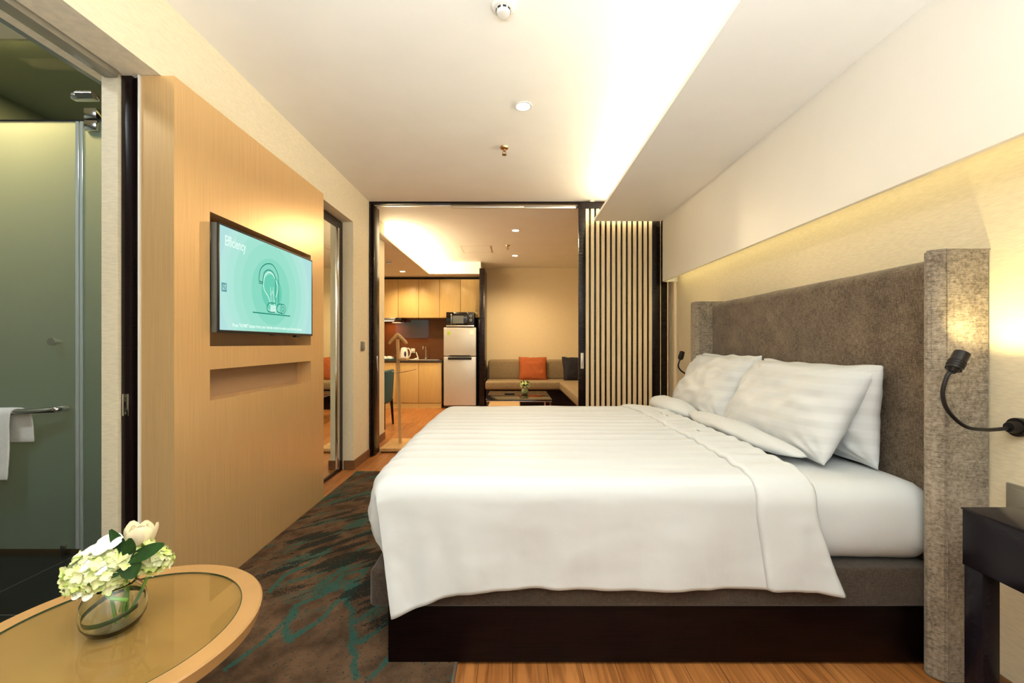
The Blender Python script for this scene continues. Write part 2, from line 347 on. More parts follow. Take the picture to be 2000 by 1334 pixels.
# living room shell
structure('wall_living_back', box(new(), -3.7, 3.2, 8.14, 8.3, 0, CEIL), M['wall_living'])
structure('wall_living_right', box(new(), 2.35, 2.45, 4.42, 8.2, 0, CEIL), M['wall_living'])
structure('wall_living_left', box(new(), -3.7, -3.6, -1.5, 8.2, 0, 2.9), M['wall_living'])
b = new(); box(b, -3.7, -1.575, 4.41, 4.55, 0, CEIL); box(b, -1.66, -1.575, 4.55, 5.16, 0, CEIL)
structure('wall_living_front', b, M['wall'])
structure('wall_living_corner', box(new(), 1.64, 2.45, 4.40, 4.5, 0, CEIL), M['wall'])
structure('baseboard_living', box(new(), -1.575, -1.562, 4.5, 5.16, 0, 0.085, 0.003), M['walnut'])
b = new(); box(b, -3.65, -1.5, 4.55, 7.52, 2.417, 2.44); box(b, -3.65, -0.57, 7.52, 8.14, 2.417, CEIL+0.02)
structure('trim_8', b, M['ceil'])
structure('ceiling_dining', box(new(), -3.7, -1.9, 4.41, 8.3, CEIL, CEIL+0.1), M['ceil'])
structure('recess_shade_strip', box(new(), -3.65, -0.57, 7.95, 8.14, 2.37, 2.417), M['dark'])  # dark strip standing for the shade in the recess above the wall cabinets
# bathroom shell
structure('wall_bathroom_back', box(new(), -3.6, -1.774, 3.3, 3.4, 0, 2.9), M['bathwall'])
structure('wall_bathroom_left', box(new(), -3.6, -3.48, -1.4, 3.3, 0, 2.86), M['bathwall'])
structure('ceiling_bathroom', box(new(), -3.6, -1.774, -1.5, 2.33, 2.86, 2.9), M['ceil'])
structure('ceiling_shower', box(new(), -3.6, -1.774, 2.33, 3.4, 2.86, 2.9), M['bathwall'])
structure('wall_bathroom_right', box(new(), -1.80, -1.774, 1.9, 3.3, 0, 2.86), M['bathwall'])
b = new(); structure('wall_bathroom_upper', box(b, -1.80, -1.774, -1.5, 3.3, 2.3, 2.86), M['bathwall'])
def tiles():
    m = mat('black_bathroom_tile', (0.01, 0.01, 0.01), 0.22); n, l = nt(m); bs = n['Principled BSDF']
    tc = n.new('ShaderNodeTexCoord'); br = n.new('ShaderNodeTexBrick'); br.offset = 0
    br.inputs['Scale'].default_value = 1; br.inputs['Brick Width'].default_value = 0.6; br.inputs['Row Height'].default_value = 0.6; br.inputs['Mortar Size'].default_value = 0.0025
    br.inputs['Color1'].default_value = (0.010, 0.009, 0.009, 1); br.inputs['Color2'].default_value = (0.014, 0.012, 0.011, 1); br.inputs['Mortar'].default_value = (0.09, 0.09, 0.08, 1)
    l.new(tc.outputs['Object'], br.inputs['Vector']); l.new(br.outputs['Color'], bs.inputs['Base Color']); return m
structure('floor_bathroom', box(new(), -3.6, -1.49, -1.4, 3.3, 0.0, 0.006), tiles())

# sliding door in the bathroom wall pocket: dark leaf with strike plate
t = Thing('door_1', '', '', (-1.61, 1.77, 0), kind='structure')
leaf = t.part('door_leaf', box(new(), -1.650, -1.606, 1.770, 2.6, 0.005, 2.36, 0.002), M['dark'])
t.part('door_edge', box(new(), -1.604, -1.575, 1.785, 2.6, 0.005, 2.36, 0.002), M['dark'])
b = new(); box(b, -1.642, -1.616, 1.766, 1.7695, 0.865, 0.958, 0.001); sp_ = t.part('strike_plate', b, M['chrome'], leaf)
t.part('latch_hole', box(new(), -1.634, -1.624, 1.7652, 1.7662, 0.900, 0.926), M['black'], sp_)
b = new(); cyl(b, (-1.629, 1.7655, .948), (-1.629, 1.7665, .948), .0035); cyl(b, (-1.629, 1.7655, .876), (-1.629, 1.7665, .876), .0035); t.part('screw', b, M['alu'], sp_)
# overhead track of that door
t = Thing('trim_10', '', '', (-1.66, 1.0, 2.29), kind='structure')
t.part('track_rail', box(new(), -1.69, -1.632, -1.0, 1.74, 2.272, 2.30, 0.003), M['greyplate'])
t.part('track_gap', box(new(), -1.70, -1.690, -1.0, 1.74, 2.280, 2.30), M['black'])

# mirrored sliding door beyond the television panel
t = Thing('door_2', '', '', (-1.59, 3.5, 0), kind='structure')
b = new(); box(b, -1.60, -1.578, 3.83, 3.90, 0, 2.29); box(b, -1.60, -1.578, 3.0, 3.83, 2.22, 2.29); box(b, -1.60, -1.578, 3.0, 3.83, 0, 0.03)
fr = t.part('door_frame', b, M['dark'])
t.part('chrome_stile', box(new(), -1.60, -1.574, 3.785, 3.825, 0.03, 2.22, 0.004), M['chrome'])
t.part('mirror', box(new(), -1.60, -1.586, 3.0, 3.785, 0.03, 2.22), M['mirror'])

# left jamb of the partition opening
t = Thing('door_3', '', '', (-1.46, 4.4, 0), kind='structure')
t.part('door_stile', box(new(), XL, -1.455, 4.33, 4.52, 0, CEIL-.022, 0.003), M['dark'])
l2 = t.part('door_leaf', box(new(), -1.452, -1.43, 4.345, 4.51, 0.01, CEIL-.03, 0.003), M['dark'])
t.part('door_handle', box(new(), -1.43, -1.426, 4.42, 4.45, 0.88, 1.04, 0.002), M['chrome'], l2)
# aluminium tracks under the ceiling
t = Thing('trim_11', '', '', (0, 4.36, 2.6), kind='structure')
t.part('track_rail', box(new(), -0.64, 0.13, 4.34, 4.37, 2.575, 2.602, 0.002), M['alu'])
t.part('track_rail', box(new(), 0.13, 0.68, 4.32, 4.35, 2.562, 2.597, 0.002), M['alu'])
t.part('track_rail', box(new(), -1.45, -0.64, 4.35, 4.37, 2.596, 2.61, 0.001), M['alu'])
# slatted sliding door, pushed to the right
t = Thing('door_4', '', '', (1.1, 4.28, 0), kind='structure')
b = new(); box(b, 0.672, 0.742, 4.26, 4.30, 0.01, 2.608, 0.002); box(b, 1.418, 1.50, 4.26, 4.30, 0.01, 2.608, 0.002)
box(b, 0.742, 1.418, 4.26, 4.30, 2.54, 2.608, 0.002); box(b, 0.742, 1.418, 4.26, 4.30, 0.01, 0.09, 0.002)
t.part('door_frame', b, M['dark']); t.part('backing_panel', box(new(), 0.742, 1.418, 4.286, 4.296, 0.09, 2.54), M['dark'])
for k in range(13):
    x = 0.7435+k*0.0538
    t.part('slat', box(new(), x, x+0.0325, 4.266, 4.288, 0.09, 2.54, 0.002), M['slat'])
b = new()
for a, r_ in ((0, 0), ):
    box(b, 0.690, 0.722, 4.254, 4.2605, 0.915, 1.075, 0.0029, 3)
hd = t.part('door_handle', b, M['ivory']); t.part('finger_recess', box(new(), 0.699, 0.713, 4.2520, 4.2545, 0.945, 1.045, 0.001), M['alu'], hd)
t.part('edge_trim', box(new(), 1.500, 1.506, 4.262, 4.30, 0.01, 2.60), M['slat'])
b = new(); box(b, 0.79, 0.83, 4.268, 4.30, 2.612, 2.628); t.part('roller_hanger', b, M['chrome'])

# ================================================================ TELEVISION PANEL with two niches
PX0, PX1, PY0, PY1, PZ = -1.563, -1.425, 1.768, 3.167, 2.298
NY0, NY1 = 1.977, 2.966
t = Thing('television_wall_panel', 'golden brown panel with two niches standing against the left wall', 'wall panel', (-1.49, 2.46, 0))
b = new()
box(b, PX0, PX1, PY0, NY0, 0, PZ); box(b, PX0, PX1, NY1, PY1, 0, PZ)
for z0, z1 in ((0, 0.90), (1.047, 1.157), (1.792, PZ)): box(b, PX0, PX1, NY0, NY1, z0, z1)
pn = t.part('panel_body', b, M['panel'], smooth=False)
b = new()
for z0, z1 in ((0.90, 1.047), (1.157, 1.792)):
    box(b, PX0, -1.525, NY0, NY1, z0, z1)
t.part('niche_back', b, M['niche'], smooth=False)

# ================================================================ TELEVISIONS
TW, TH = 0.935, 0.525
def emis(name, col, k):
    m = bpy.data.materials.new(name); m.use_nodes = True; n, l = nt(m); n.remove(n['Principled BSDF'])
    e = n.new('ShaderNodeEmission'); e.inputs[0].default_value = (*col, 1); e.inputs[1].default_value = k
    l.new(e.outputs[0], n['Material Output'].inputs[0]); return m
def screen_mat():
    m = emis('tv_picture', (0.3, 0.7, 0.6), 1.0); n, l = nt(m); e = n['Emission']
    tc = n.new('ShaderNodeTexCoord'); sp = n.new('ShaderNodeSeparateXYZ'); l.new(tc.outputs['Object'], sp.inputs[0])
    cb = n.new('ShaderNodeCombineXYZ'); l.new(sp.outputs['Y'], cb.inputs[0]); l.new(sp.outputs['Z'], cb.inputs[1])
    su = n.new('ShaderNodeVectorMath'); su.operation = 'DISTANCE'; su.inputs[1].default_value = (-0.02, 0.245, 0); l.new(cb.outputs[0], su.inputs[0])
    r = n.new('ShaderNodeValToRGB'); r.color_ramp.interpolation = 'CONSTANT'
    cols = [(0, (.14, .58, .41)), (.098, (.24, .66, .50)), (.19, (.31, .70, .56)), (.27, (.355, .72, .60)), (.335, (.40, .74, .64)), (.39, (.44, .74, .67)), (.44, (.42, .70, .68))]
    el = r.color_ramp.elements; el[0].color = (*cols[0][1], 1); el[1].position = cols[1][0]; el[1].color = (*cols[1][1], 1)
    for p, c in cols[2:]: q = el.new(p); q.color = (*c, 1)
    l.new(su.outputs['Value'], r.inputs[0])
    l.new(r.outputs[0], e.inputs[0]); return m
M['screen'] = screen_mat(); M['inkdark'] = emis('tv_line_teal', (0.012, 0.22, 0.15), 1); M['inkwhite'] = emis('tv_line_white', (0.75, 0.95, 0.86), 1)
M['inkgrey'] = emis('tv_icon_grey', (0.14, 0.32, 0.36), 1); M['inkpale'] = emis('tv_line_pale', (0.45, 0.80, 0.66), 1)
TVLOC = Vector((-1.395, 2.455, 1.222))
def tvp(px, py):
    y = 1.395*F/(1001-px); z = H+(671-py)*y/F; return (y-TVLOC.y, z-TVLOC.z)
def tvc(cx, cy): return tvp(410+cx/5.8, 430+cy/5.8)
def ribbon(bm, pts, w_, x=0.0012):
    for i in range(len(pts)-1):
        a = Vector((0, *pts[i])); c = Vector((0, *pts[i+1])); d = c-a
        if d.length < 1e-6: continue
        d.normalize(); n_ = Vector((0, -d.z, d.y))*w_/2; a = a-d*w_*.3; c = c+d*w_*.3
        vs = [bm.verts.new(Vector((x, 0, 0))+p) for p in (a-n_, c-n_, c+n_, a+n_)]; bm.faces.new(vs)
def text_bm(s, size, y, z, width=None, x=0.0014, bold=0.0):
    cu = bpy.data.curves.new('txt', 'FONT'); cu.body = s; cu.size = size; cu.resolution_u = 3; cu.offset = bold
    ob = bpy.data.objects.new('txt', cu); C.objects.link(ob); bpy.context.view_layer.update()
    dg = bpy.context.evaluated_depsgraph_get(); me = bpy.data.meshes.new_from_object(ob.evaluated_get(dg))
    bm = new(); bm.from_mesh(me); bpy.data.objects.remove(ob); bpy.data.meshes.remove(me)
    mx = max(v.co.x for v in bm.verts); k = width/mx if width else 1
    for v in bm.verts: v.co = Vector((x, y+v.co.x*k, z+v.co.y))
    return bm
def local_part(name, bm, m, parent, smooth='auto', label=None):
    o = finish(name, bm, m, (0, 0, 0), parent, smooth)
    if label: o['label'] = label
    return o
tv = bpy.data.objects.new('television', None); C.objects.link(tv); tv.location = TVLOC
tv['label'] = 'black flat television showing a green light bulb picture, hung in the upper wall niche'; tv['category'] = 'television'
b = new(); box(b, -0.034, -0.002, -TW/2, TW/2, 0, TH, 0.004)
local_part('housing', b, M['grey'], tv)
b = new()
for a in ((-TW/2, TW/2, 0, 0.014), (-TW/2, TW/2, TH-0.009, TH), (-TW/2, -TW/2+.009, 0, TH), (TW/2-.009, TW/2, 0, TH)): box(b, -0.006, 0.003, a[0], a[1], a[2], a[3], 0.001)
local_part('bezel', b, M['black'], tv)
scr = local_part('screen', box(new(), -0.004, 0.0006, -TW/2+.009, TW/2-.009, 0.014, TH-.009), M['screen'], tv, False)
local_part('sensor', box(new(), 0.0, 0.004, -0.04, 0.0, -0.006, 0.002), M['black'], tv); local_part('receiver', box(new(), -.02, .002, 0.25, 0.29, -0.012, 0.001), M['black'], tv)
b = new(); box(b, -0.11, -0.034, -0.15, 0.15, 0.10, 0.40); local_part('wall_mount', b, M['black'], tv)
b = new()
L = [[(555,690),(555,640),(570,560),(610,510),(655,493),(705,505),(745,560),(768,620),(775,680),(775,935)],
     [(600,705),(600,660),(612,600),(640,570),(665,565),(700,580),(728,620),(738,680),(738,940)],
     [(555,690),(600,705)], [(735,943),(680,937),(655,955),(645,990),(655,1030),(690,1043),(735,1045)],
     [(820,955),(775,952),(757,985),(760,1030),(785,1050),(820,1058)]]
for p in L:
    q = [(v.x, v.y) for v in spline([(*tvc(*c_), 0) for c_ in p], 5)] if len(p) > 2 else [tvc(*c_) for c_ in p]
    ribbon(b, q, 0.0055)
for rx, ry in ((27, 52), (12, 25)):
    ribbon(b, [tvc(825+rx*math.cos(a*math.pi/12), 1007+ry*math.sin(a*math.pi/12)) for a in range(25)], 0.004)
ribbon(b, [tvc(485, 1043), tvc(905, 1087)], 0.006, .0013); ribbon(b, [tvc(553, 710), tvc(598, 722)], 0.005)
local_part('lock_drawing', b, M['inkdark'], scr, False)
b = new()
q = [(v.x, v.y) for v in spline([(*tvc(*c_), 0) for c_ in [(678,960),(675,915),(655,860),(615,790),(605,720),(620,640),(660,592),(705,612),(745,690),(768,760),(755,840),(735,900),(730,960)]], 5)]
ribbon(b, q, 0.005, .0011)
for p in ([(685,850),(685,760)], [(720,860),(715,760)], [(692,935),(690,850),(705,800),(718,850),(715,930)]): ribbon(b, [tvc(*c_) for c_ in p], 0.003, .0011)
for k in range(5): ribbon(b, [tvc(685, 970+k*17), tvc(745, 975+k*17)], 0.006, .0011)
local_part('bulb_drawing', b, M['inkwhite'], scr, False)
y0, z0 = tvc(130, 805); y1, z1 = tvc(187, 715)
local_part('mute_icon', box(new(), .0006, .0011, y0, y1, z0, z1), M['inkgrey'], scr, False)
b = new(); cy_, cz_ = (y0+y1)/2, (z0+z1)/2
ribbon(b, [(cy_+.011*math.cos(a*math.pi/8), cz_+.011*math.sin(a*math.pi/8)) for a in range(17)], 0.003, .0014); ribbon(b, [(cy_-.012, cz_-.014), (cy_+.012, cz_+.014)], .003, .0014)
local_part('mute_symbol', b, M['inkpale'], scr, False)
ty, tz = tvc(165, 250); ty2, _ = tvc(405, 320)
local_part('title_text', text_bm('Efficiency', 0.070, ty, tz-.012, ty2-ty, bold=.0012), M['inkwhite'], scr, False)
ty, tz = tvc(252, 1215); ty2, _ = tvc(1035, 1240)
local_part('caption_text', text_bm('Press "HOME" button from your remote control to select your favorite channel', 0.024, ty, tz+.004, ty2-ty, bold=.0006), M['inkwhite'], scr, False)
def copy_tree(o, parent=None):
    c = o.copy(); C.objects.link(c); c.parent = parent
    for ch in list(o.children): copy_tree(ch, c)
    return c
tv2 = copy_tree(tv); tv2.location = (-2.77, 4.66, 1.31); tv2.rotation_euler = (0, 0, math.pi/2)
tv2['label'] = 'television seen only as a bluish reflection in the brown kitchen splashback'

# ================================================================ LIGHT FITTINGS on the ceiling
def downlight(x, y, label, z=CEIL):
    t = Thing('ceiling_downlight', label, 'ceiling light', (x, y, z), 'round recessed ceiling downlights')
    t.part('trim_ring', lathe(new(), [(0.042, -0.004), (0.054, -0.004), (0.054, 0.0), (0.042, 0.0), (0.042, -0.004)], (x, y, z-.0005)), M['white'])
    t.part('lamp', lathe(new(), [(0, -0.003), (0.042, -0.003), (0.042, 0.0)], (x, y, z-.0005)), M['lamp'])
downlight(0.066, 2.59, 'bright round ceiling downlight above the bed, nearest of the three')
downlight(0.04, 5.43, 'middle round ceiling downlight, the nearer one in the living room')
downlight(0.043, 6.99, 'smallest and farthest round ceiling downlight, close to the sofa wall')
downlight(-1.9, 7.25, 'round downlight in the lowered ceiling lighting the kitchen cabinets', 2.417)
def sprinkler(x, y, label):
    t = Thing('fire_sprinkler', label, 'sprinkler', (x, y, CEIL), 'brass ceiling sprinklers')
    t.part('escutcheon', lathe(new(), [(0, 0), (0.032, 0), (0.028, -0.012), (0.012, -0.016), (0, -0.016)], (x, y, CEIL)), M['brass'])
    b = new(); cyl(b, (x, y, CEIL-.016), (x, y, CEIL-.032), .009); tube(b, [(x-.009, y, CEIL-.03), (x-.014, y, CEIL-.042), (x-.008, y, CEIL-.056)], .0025, 6); tube(b, [(x+.009, y, CEIL-.03), (x+.014, y, CEIL-.042), (x+.008, y, CEIL-.056)], .0025, 6)
    t.part('sprinkler_frame', b, M['brass']); t.part('deflector', lathe(new(), [(0, -.056), (.017, -.056), (.017, -.059), (0, -.059)], (x, y, CEIL)), M['brass'])
sprinkler(-0.061, 3.13, 'small brass sprinkler head on the ceiling above the bed')
sprinkler(-0.069, 6.26, 'tiny sprinkler head on the living room ceiling between two downlights')
def detector(x, y, z, label):
    t = Thing('smoke_detector', label, 'smoke detector', (x, y, z), 'white round smoke detectors')
    t.part('mounting_base', lathe(new(), [(0, 0), (0.052, 0), (0.052, -0.012), (0.044, -0.022), (0.034, -.024), (0, -.024)], (x, y, z)), M['white'])
    t.part('sensing_chamber', lathe(new(), [(0.030, -.024), (0.030, -0.034), (0.024, -0.046), (0.0, -0.05)], (x, y, z)), M['white'])
    b = new()
    for k in range(8):
        a = k*math.pi/4+.2
        t2 = bmesh.new(); bmesh.ops.create_cube(t2, size=1); merge(b, t2, Matrix.Translation((x, y, z-.030)) @ Matrix.Rotation(a, 4, 'Z') @ Matrix.Translation((.0300, 0, 0)) @ Matrix.Diagonal((.003, .015, .008, 1)))
    t.part('vent_slot', b, M['black'])
detector(-0.04, 1.812, CEIL, 'round white smoke detector at the top of the photo on the bedroom ceiling')
detector(-1.86, 6.31, 2.417, 'round white smoke detector on the lowered ceiling by the kitchen')
t = Thing('ceiling_hatch', 'square access hatch outline in the living room ceiling', 'hatch', (-.56, 6.52, CEIL))
b = new(); box(b, -.78, -.34, 6.30, 6.75, CEIL-.002, CEIL); hp = t.part('hatch_panel', b, M['ceil'])
b = new()
for a in ((-.785, -.78, 6.295, 6.755), (-.34, -.335, 6.295, 6.755), (-.785, -.335, 6.29, 6.295), (-.785, -.335, 6.755, 6.76)): box(b, *a, CEIL-.003, CEIL)
t.part('hatch_frame', b, M['wall_living'])

# ================================================================ WALL PLATES
t = Thing('thermostat_switch', 'small bronze card switch on the wall left of the dark doorway', 'light switch', (XL, 4.13, 1.14))
t.part('back_plate', box(new(), XL, XL+.008, 4.09, 4.17, 1.10, 1.19, .002), M['greyplate'])
t.part('rocker', box(new(), XL+.008, XL+.022, 4.105, 4.155, 1.108, 1.182, .004), M['greyplate'])
t = Thing('switch_plate', 'grey three gang switch plate on the right wall above the dark bedside desk', 'light switch', (XR, 1.32, .66))
t.part('back_plate', box(new(), XR-.008, XR, 1.20, 1.39, .625, .712, .003), M['greyplate'])
for y in (1.215, 1.27, 1.325): t.part('rocker', box(new(), XR-.012, XR-.008, y, y+.05, .636, .70, .001), M['greyplate'])

# ================================================================ RUG
def build_rug():
    x0, x1, y0, y1, st = -1.415, -0.205, -0.5, 3.81, 0.0105
    nx = int((x1-x0)/st)+1; ny = int((y1-y0)/st)+1
    xs = np.linspace(x0, x1, nx); ys = np.linspace(y0, y1, ny); X, Y = np.meshgrid(xs, ys)
    def fp(px, py):
        y = H*F/(py-671); return ((px-1001)*y/F, y)
    S = [[(693,1334),(694,1288),(685,1265),(687,1220),(682,1179),(699,1145)], [(690,1224),(729,1196),(757,1179)], [(699,1258),(733,1241),(758,1220)],
         [(722,1334),(758,1295)], [(576,1200),(556,1234),(569,1258),(600,1237),(644,1196),(678,1166),(722,1111)], [(440,1312),(457,1299),(508,1265),(552,1224),(583,1186),(631,1169),(665,1130),(715,1118)],
         [(682,1179),(678,1166),(690,1140)], [(640,1075),(600,1110),(560,1125),(530,1160)], [(735,1060),(690,1090),(650,1130),(620,1150)]]
    D = np.full(X.shape, 9.0)
    jx = np.array([[noise.noise(Vector((x*9, y*9, 1.3))) for x in xs] for y in ys])
    jy = np.array([[noise.noise(Vector((x*9, y*9, 7.7))) for x in xs] for y in ys])
    Xj = X+jx*.018; Yj = Y+jy*.018
    for s in S:
        q = [fp(*p) for p in s]
        for (ax, ay), (bx, by) in zip(q[:-1], q[1:]):
            dx, dy = bx-ax, by-ay; t_ = np.clip(((Xj-ax)*dx+(Yj-ay)*dy)/(dx*dx+dy*dy), 0, 1)
            D = np.minimum(D, np.hypot(Xj-ax-t_*dx, Yj-ay-t_*dy))
    wid = 0.004+0.011*np.abs(jx)
    teal = np.clip(1-(D-wid)/.010, 0, 1)
    # dense diagonal brushwork farther away
    ca, sa = math.cos(math.radians(40)), math.sin(math.radians(40))
    U = X*ca+Y*sa; V = -X*sa+Y*ca
    n1 = np.array([[noise.fractal(Vector((U[i, j]*2.6, V[i, j]*13+.6*noise.noise(Vector((U[i, j]*3, V[i, j]*3, 0))), 3.1)), 1, 2, 4) for j in range(nx)] for i in range(ny)])
    n2 = np.array([[noise.fractal(Vector((U[i, j]*3.4, V[i, j]*20, 9.1)), 1, 2, 4) for j in range(nx)] for i in range(ny)])
    n3 = np.array([[noise.fractal(Vector((X[i, j]*1.6, Y[i, j]*1.6, 5.1)), 1, 2, 2) for j in range(nx)] for i in range(ny)])
    d = np.clip((Y+0.5*(X+1.0)-1.72)/.35, 0, 1)
    teal = np.maximum(teal*np.clip(1-(Y-2.3)/.3, .3, 1), np.clip((n1+0.2*n3-.02)*3.2, 0, 1)*d*.72)
    dark = np.clip((n2+n3*.5-.10)*4, 0, 1)*d*np.clip(1.6-(Y-2.2)/1.0, .35, 1)
    warm = np.clip(n3*.9+.5, 0, 1)
    me = bpy.data.meshes.new('rug'); Z = np.full(X.shape, .012)
    vs = np.stack([X, Y, Z], -1).reshape(-1, 3); n0 = len(vs)
    me.vertices.add(n0); me.vertices.foreach_set('co', vs.astype(np.float32).ravel())
    idx = np.arange(n0).reshape(ny, nx); Q = np.stack([idx[:-1, :-1], idx[:-1, 1:], idx[1:, 1:], idx[1:, :-1]], -1).reshape(-1, 4)
    me.loops.add(Q.size); me.loops.foreach_set('vertex_index', Q.ravel().astype(np.int32))
    me.polygons.add(len(Q)); me.polygons.foreach_set('loop_start', (np.arange(len(Q))*4).astype(np.int32))
    me.update(calc_edges=True)
    at = me.color_attributes.new('pattern', 'FLOAT_COLOR', 'POINT')
    colv = np.stack([teal, dark, warm, np.ones_like(X)], -1).reshape(-1, 4)
    at.data.foreach_set('color', colv.astype(np.float32).ravel()); me.validate()
    m = mat('carpet_pile', (0.2, 0.12, 0.07), 0.95, spec=0.1); n, l = nt(m); bs = n['Principled BSDF']
    a = n.new('ShaderNodeAttribute'); a.attribute_name = 'pattern'; sp = n.new('ShaderNodeSeparateColor'); l.new(a.outputs['Color'], sp.inputs[0])
    tc = n.new('ShaderNodeTexCoord'); nz = n.new('ShaderNodeTexNoise'); nz.inputs['Scale'].default_value = 130; nz.inputs['Detail'].default_value = 3; l.new(tc.outputs['Object'], nz.inputs['Vector'])
    nb = n.new('ShaderNodeTexNoise'); nb.inputs['Scale'].default_value = 6; nb.inputs['Detail'].default_value = 5; nb.inputs['Roughness'].default_value = .65; l.new(tc.outputs['Object'], nb.inputs['Vector'])
    r0 = n.new('ShaderNodeValToRGB'); r0.color_ramp.elements[0].position = .36; r0.color_ramp.elements[1].position = .64
    r0.color_ramp.elements[0].color = (.048, .027, .016, 1); r0.color_ramp.elements[1].color = (.125, .074, .042, 1); l.new(nb.outputs['Fac'], r0.inputs[0])
    def mixf(fac, cin, col, k=1.0):
        ad = n.new('ShaderNodeMath'); ad.operation = 'MULTIPLY_ADD'; l.new(nz.outputs['Fac'], ad.inputs[0]); ad.inputs[1].default_value = 3.2; ad.inputs[2].default_value = -1.62
        ad2 = n.new('ShaderNodeMath'); l.new(ad.outputs[0], ad2.inputs[0]); l.new(fac, ad2.inputs[1])
        mr = n.new('ShaderNodeMapRange'); mr.inputs[1].default_value = .35; mr.inputs[2].default_value = .65; mr.inputs[4].default_value = k; l.new(ad2.outputs[0], mr.inputs[0])
        mx = n.new('ShaderNodeMix'); mx.data_type = 'RGBA'; l.new(mr.outputs[0], mx.inputs[0]); l.new(cin, mx.inputs[6]); mx.inputs[7].default_value = (*col, 1); return mx.outputs[2]
    c = mixf(sp.outputs[0], r0.outputs[0], (.020, .085, .070), .9); c = mixf(sp.outputs[1], c, (.012, .016, .015), .85)
    l.new(c, bs.inputs['Base Color'])
    bp = n.new('ShaderNodeBump'); bp.inputs['Strength'].default_value = .6; bp.inputs['Distance'].default_value = .004; l.new(nz.outputs['Fac'], bp.inputs['Height']); l.new(bp.outputs[0], bs.inputs['Normal'])
    me.materials.append(m)
    t = Thing('area_rug', 'brown rug with teal and black brushstroke pattern lying beside the bed', 'rug', (-.8, 1.6, 0))
    me.transform(Matrix.Translation(-t.loc)); o = bpy.data.objects.new('pile', me); C.objects.link(o); o.parent = t.o
    t.part('bound_edge', box(new(), -0.210, -0.200, y0, y1, 0.0005, .0135, .001), mat('grey_rug_binding', (.11, .085, .065), .9))
    b = new(); box(b, x0, x1, y0, y1, 0.0005, .0105); t.part('backing', b, mat('rug_backing', (.06, .045, .035), .9))
build_rug()

# ================================================================ BED
t = Thing('bed_base', 'low dark wood bed plinth under a dark brown upholstered box', 'bed', (0.5, 2.4, 0))
b = new(); box(b, -.452, 1.540, 1.525, 3.2, 0.013, .223, .002); t.part('plinth', b, M['darkh'])
b = new(); box(b, -.512, 1.540, 1.500, 3.245, .224, .362, .018, 4); t.part('upholstered_box', b, M['boxspring'])
# headboard
def headpanel():
    rows = []
    n1, n2 = 24, 60
    x_f, y0, y1, z0, z1 = 1.548, 1.50, 3.27, 0.05, 1.487
    for i in range(n2+1):
        z = None; row = []
        for j in range(n1+1):
            y = y0+(y1-y0)*j/n1
            s = i/n2
            if s < .8: z = z0+(z1-.05-z0)*s/.8; x = x_f
            else:
                a = (s-.8)/.2*math.pi/2; x = x_f+.05*(1-math.cos(a)); z = z1-.05+.05*math.sin(a)
            row.append(Vector((x+0.004*fbm((y*3, z*3, 0)), y, z+.003*fbm((y*5, 1, 2)))))
        rows.append(row)
    rows.append([Vector((XR-.002, v.y, v.z)) for v in rows[-1]])
    return grid(new(), rows)
t = Thing('headboard', 'tall brown fabric headboard with taupe side wings against the right wall', 'headboard', (1.55, 2.4, 0))
t.part('upholstered_panel', headpanel(), M['chenille'], smooth=True)
def wing(y0, y1, lab, x0=1.42):
    b = new(); t2 = bmesh.new(); x1 = XR-.002; c = .028
    # plan outline: chamfered leading edge towards the camera side
    pl = [(x0, y0+c), (x0+c*1.1, y0), (x1, y0), (x1, y1), (x0+.01, y1), (x0, y1-.01)]
    zt = 1.497
    vb = [t2.verts.new((x, y, .002)) for x, y in pl]; vt = [t2.verts.new((x, y, zt)) for x, y in pl]
    t2.faces.new(vb[::-1]); t2.faces.new(vt)
    for k in range(6): t2.faces.new((vb[k], vb[(k+1) % 6], vt[(k+1) % 6], vt[k]))
    bmesh.ops.bevel(t2, geom=t2.edges[:], offset=.006, segments=3, affect='EDGES'); merge(b, t2)
    o = t.part('wing', b, M['chenille_wing'], label=lab)
    s = new(); tube(s, [(x0+c*1.1+.002, y0-.0015, .01), (x0+c*1.1+.002, y0-.0015, zt-.004)], .0016, 6); tube(s, [(x0+c*1.1, y0-.001, zt-.003), (x1, y0-.001, zt-.003)], .0016, 6)
    t.part('seam', s, M['chenille_wing'], o)
wing(1.44, 1.498, None, 1.458); wing(3.25, 3.36, None)
# mattress with a tucked fitted sheet
def roundbox(x0, x1, y0, y1, z0, z1, r, st=.035):
    """box surface as a fine grid with rounded edges and corners"""
    b = bmesh.new()
    lo = Vector((x0, y0, z0)); hi = Vector((x1, y1, z1))
    for ax in range(3):
        u, v = (ax+1) % 3, (ax+2) % 3
        nu = max(4, int((hi[u]-lo[u])/st)); nv = max(4, int((hi[v]-lo[v])/st))
        for side in (0, 1):
            P = []
            for i in range(nu+1):
                row = []
                for j in range(nv+1):
                    q = Vector((0, 0, 0)); q[ax] = (lo, hi)[side][ax]
                    q[u] = lo[u]+(hi[u]-lo[u])*i/nu; q[v] = lo[v]+(hi[v]-lo[v])*j/nv
                    inn = Vector([min(max(q[k], lo[k]+r), hi[k]-r) for k in range(3)]); d = q-inn
                    row.append(inn+d.normalized()*r)
                P.append(row)
            grid(b, P)
    bmesh.ops.remove_doubles(b, verts=b.verts[:], dist=1e-5); bmesh.ops.recalc_face_normals(b, faces=b.faces[:]); b.normal_update()
    return b
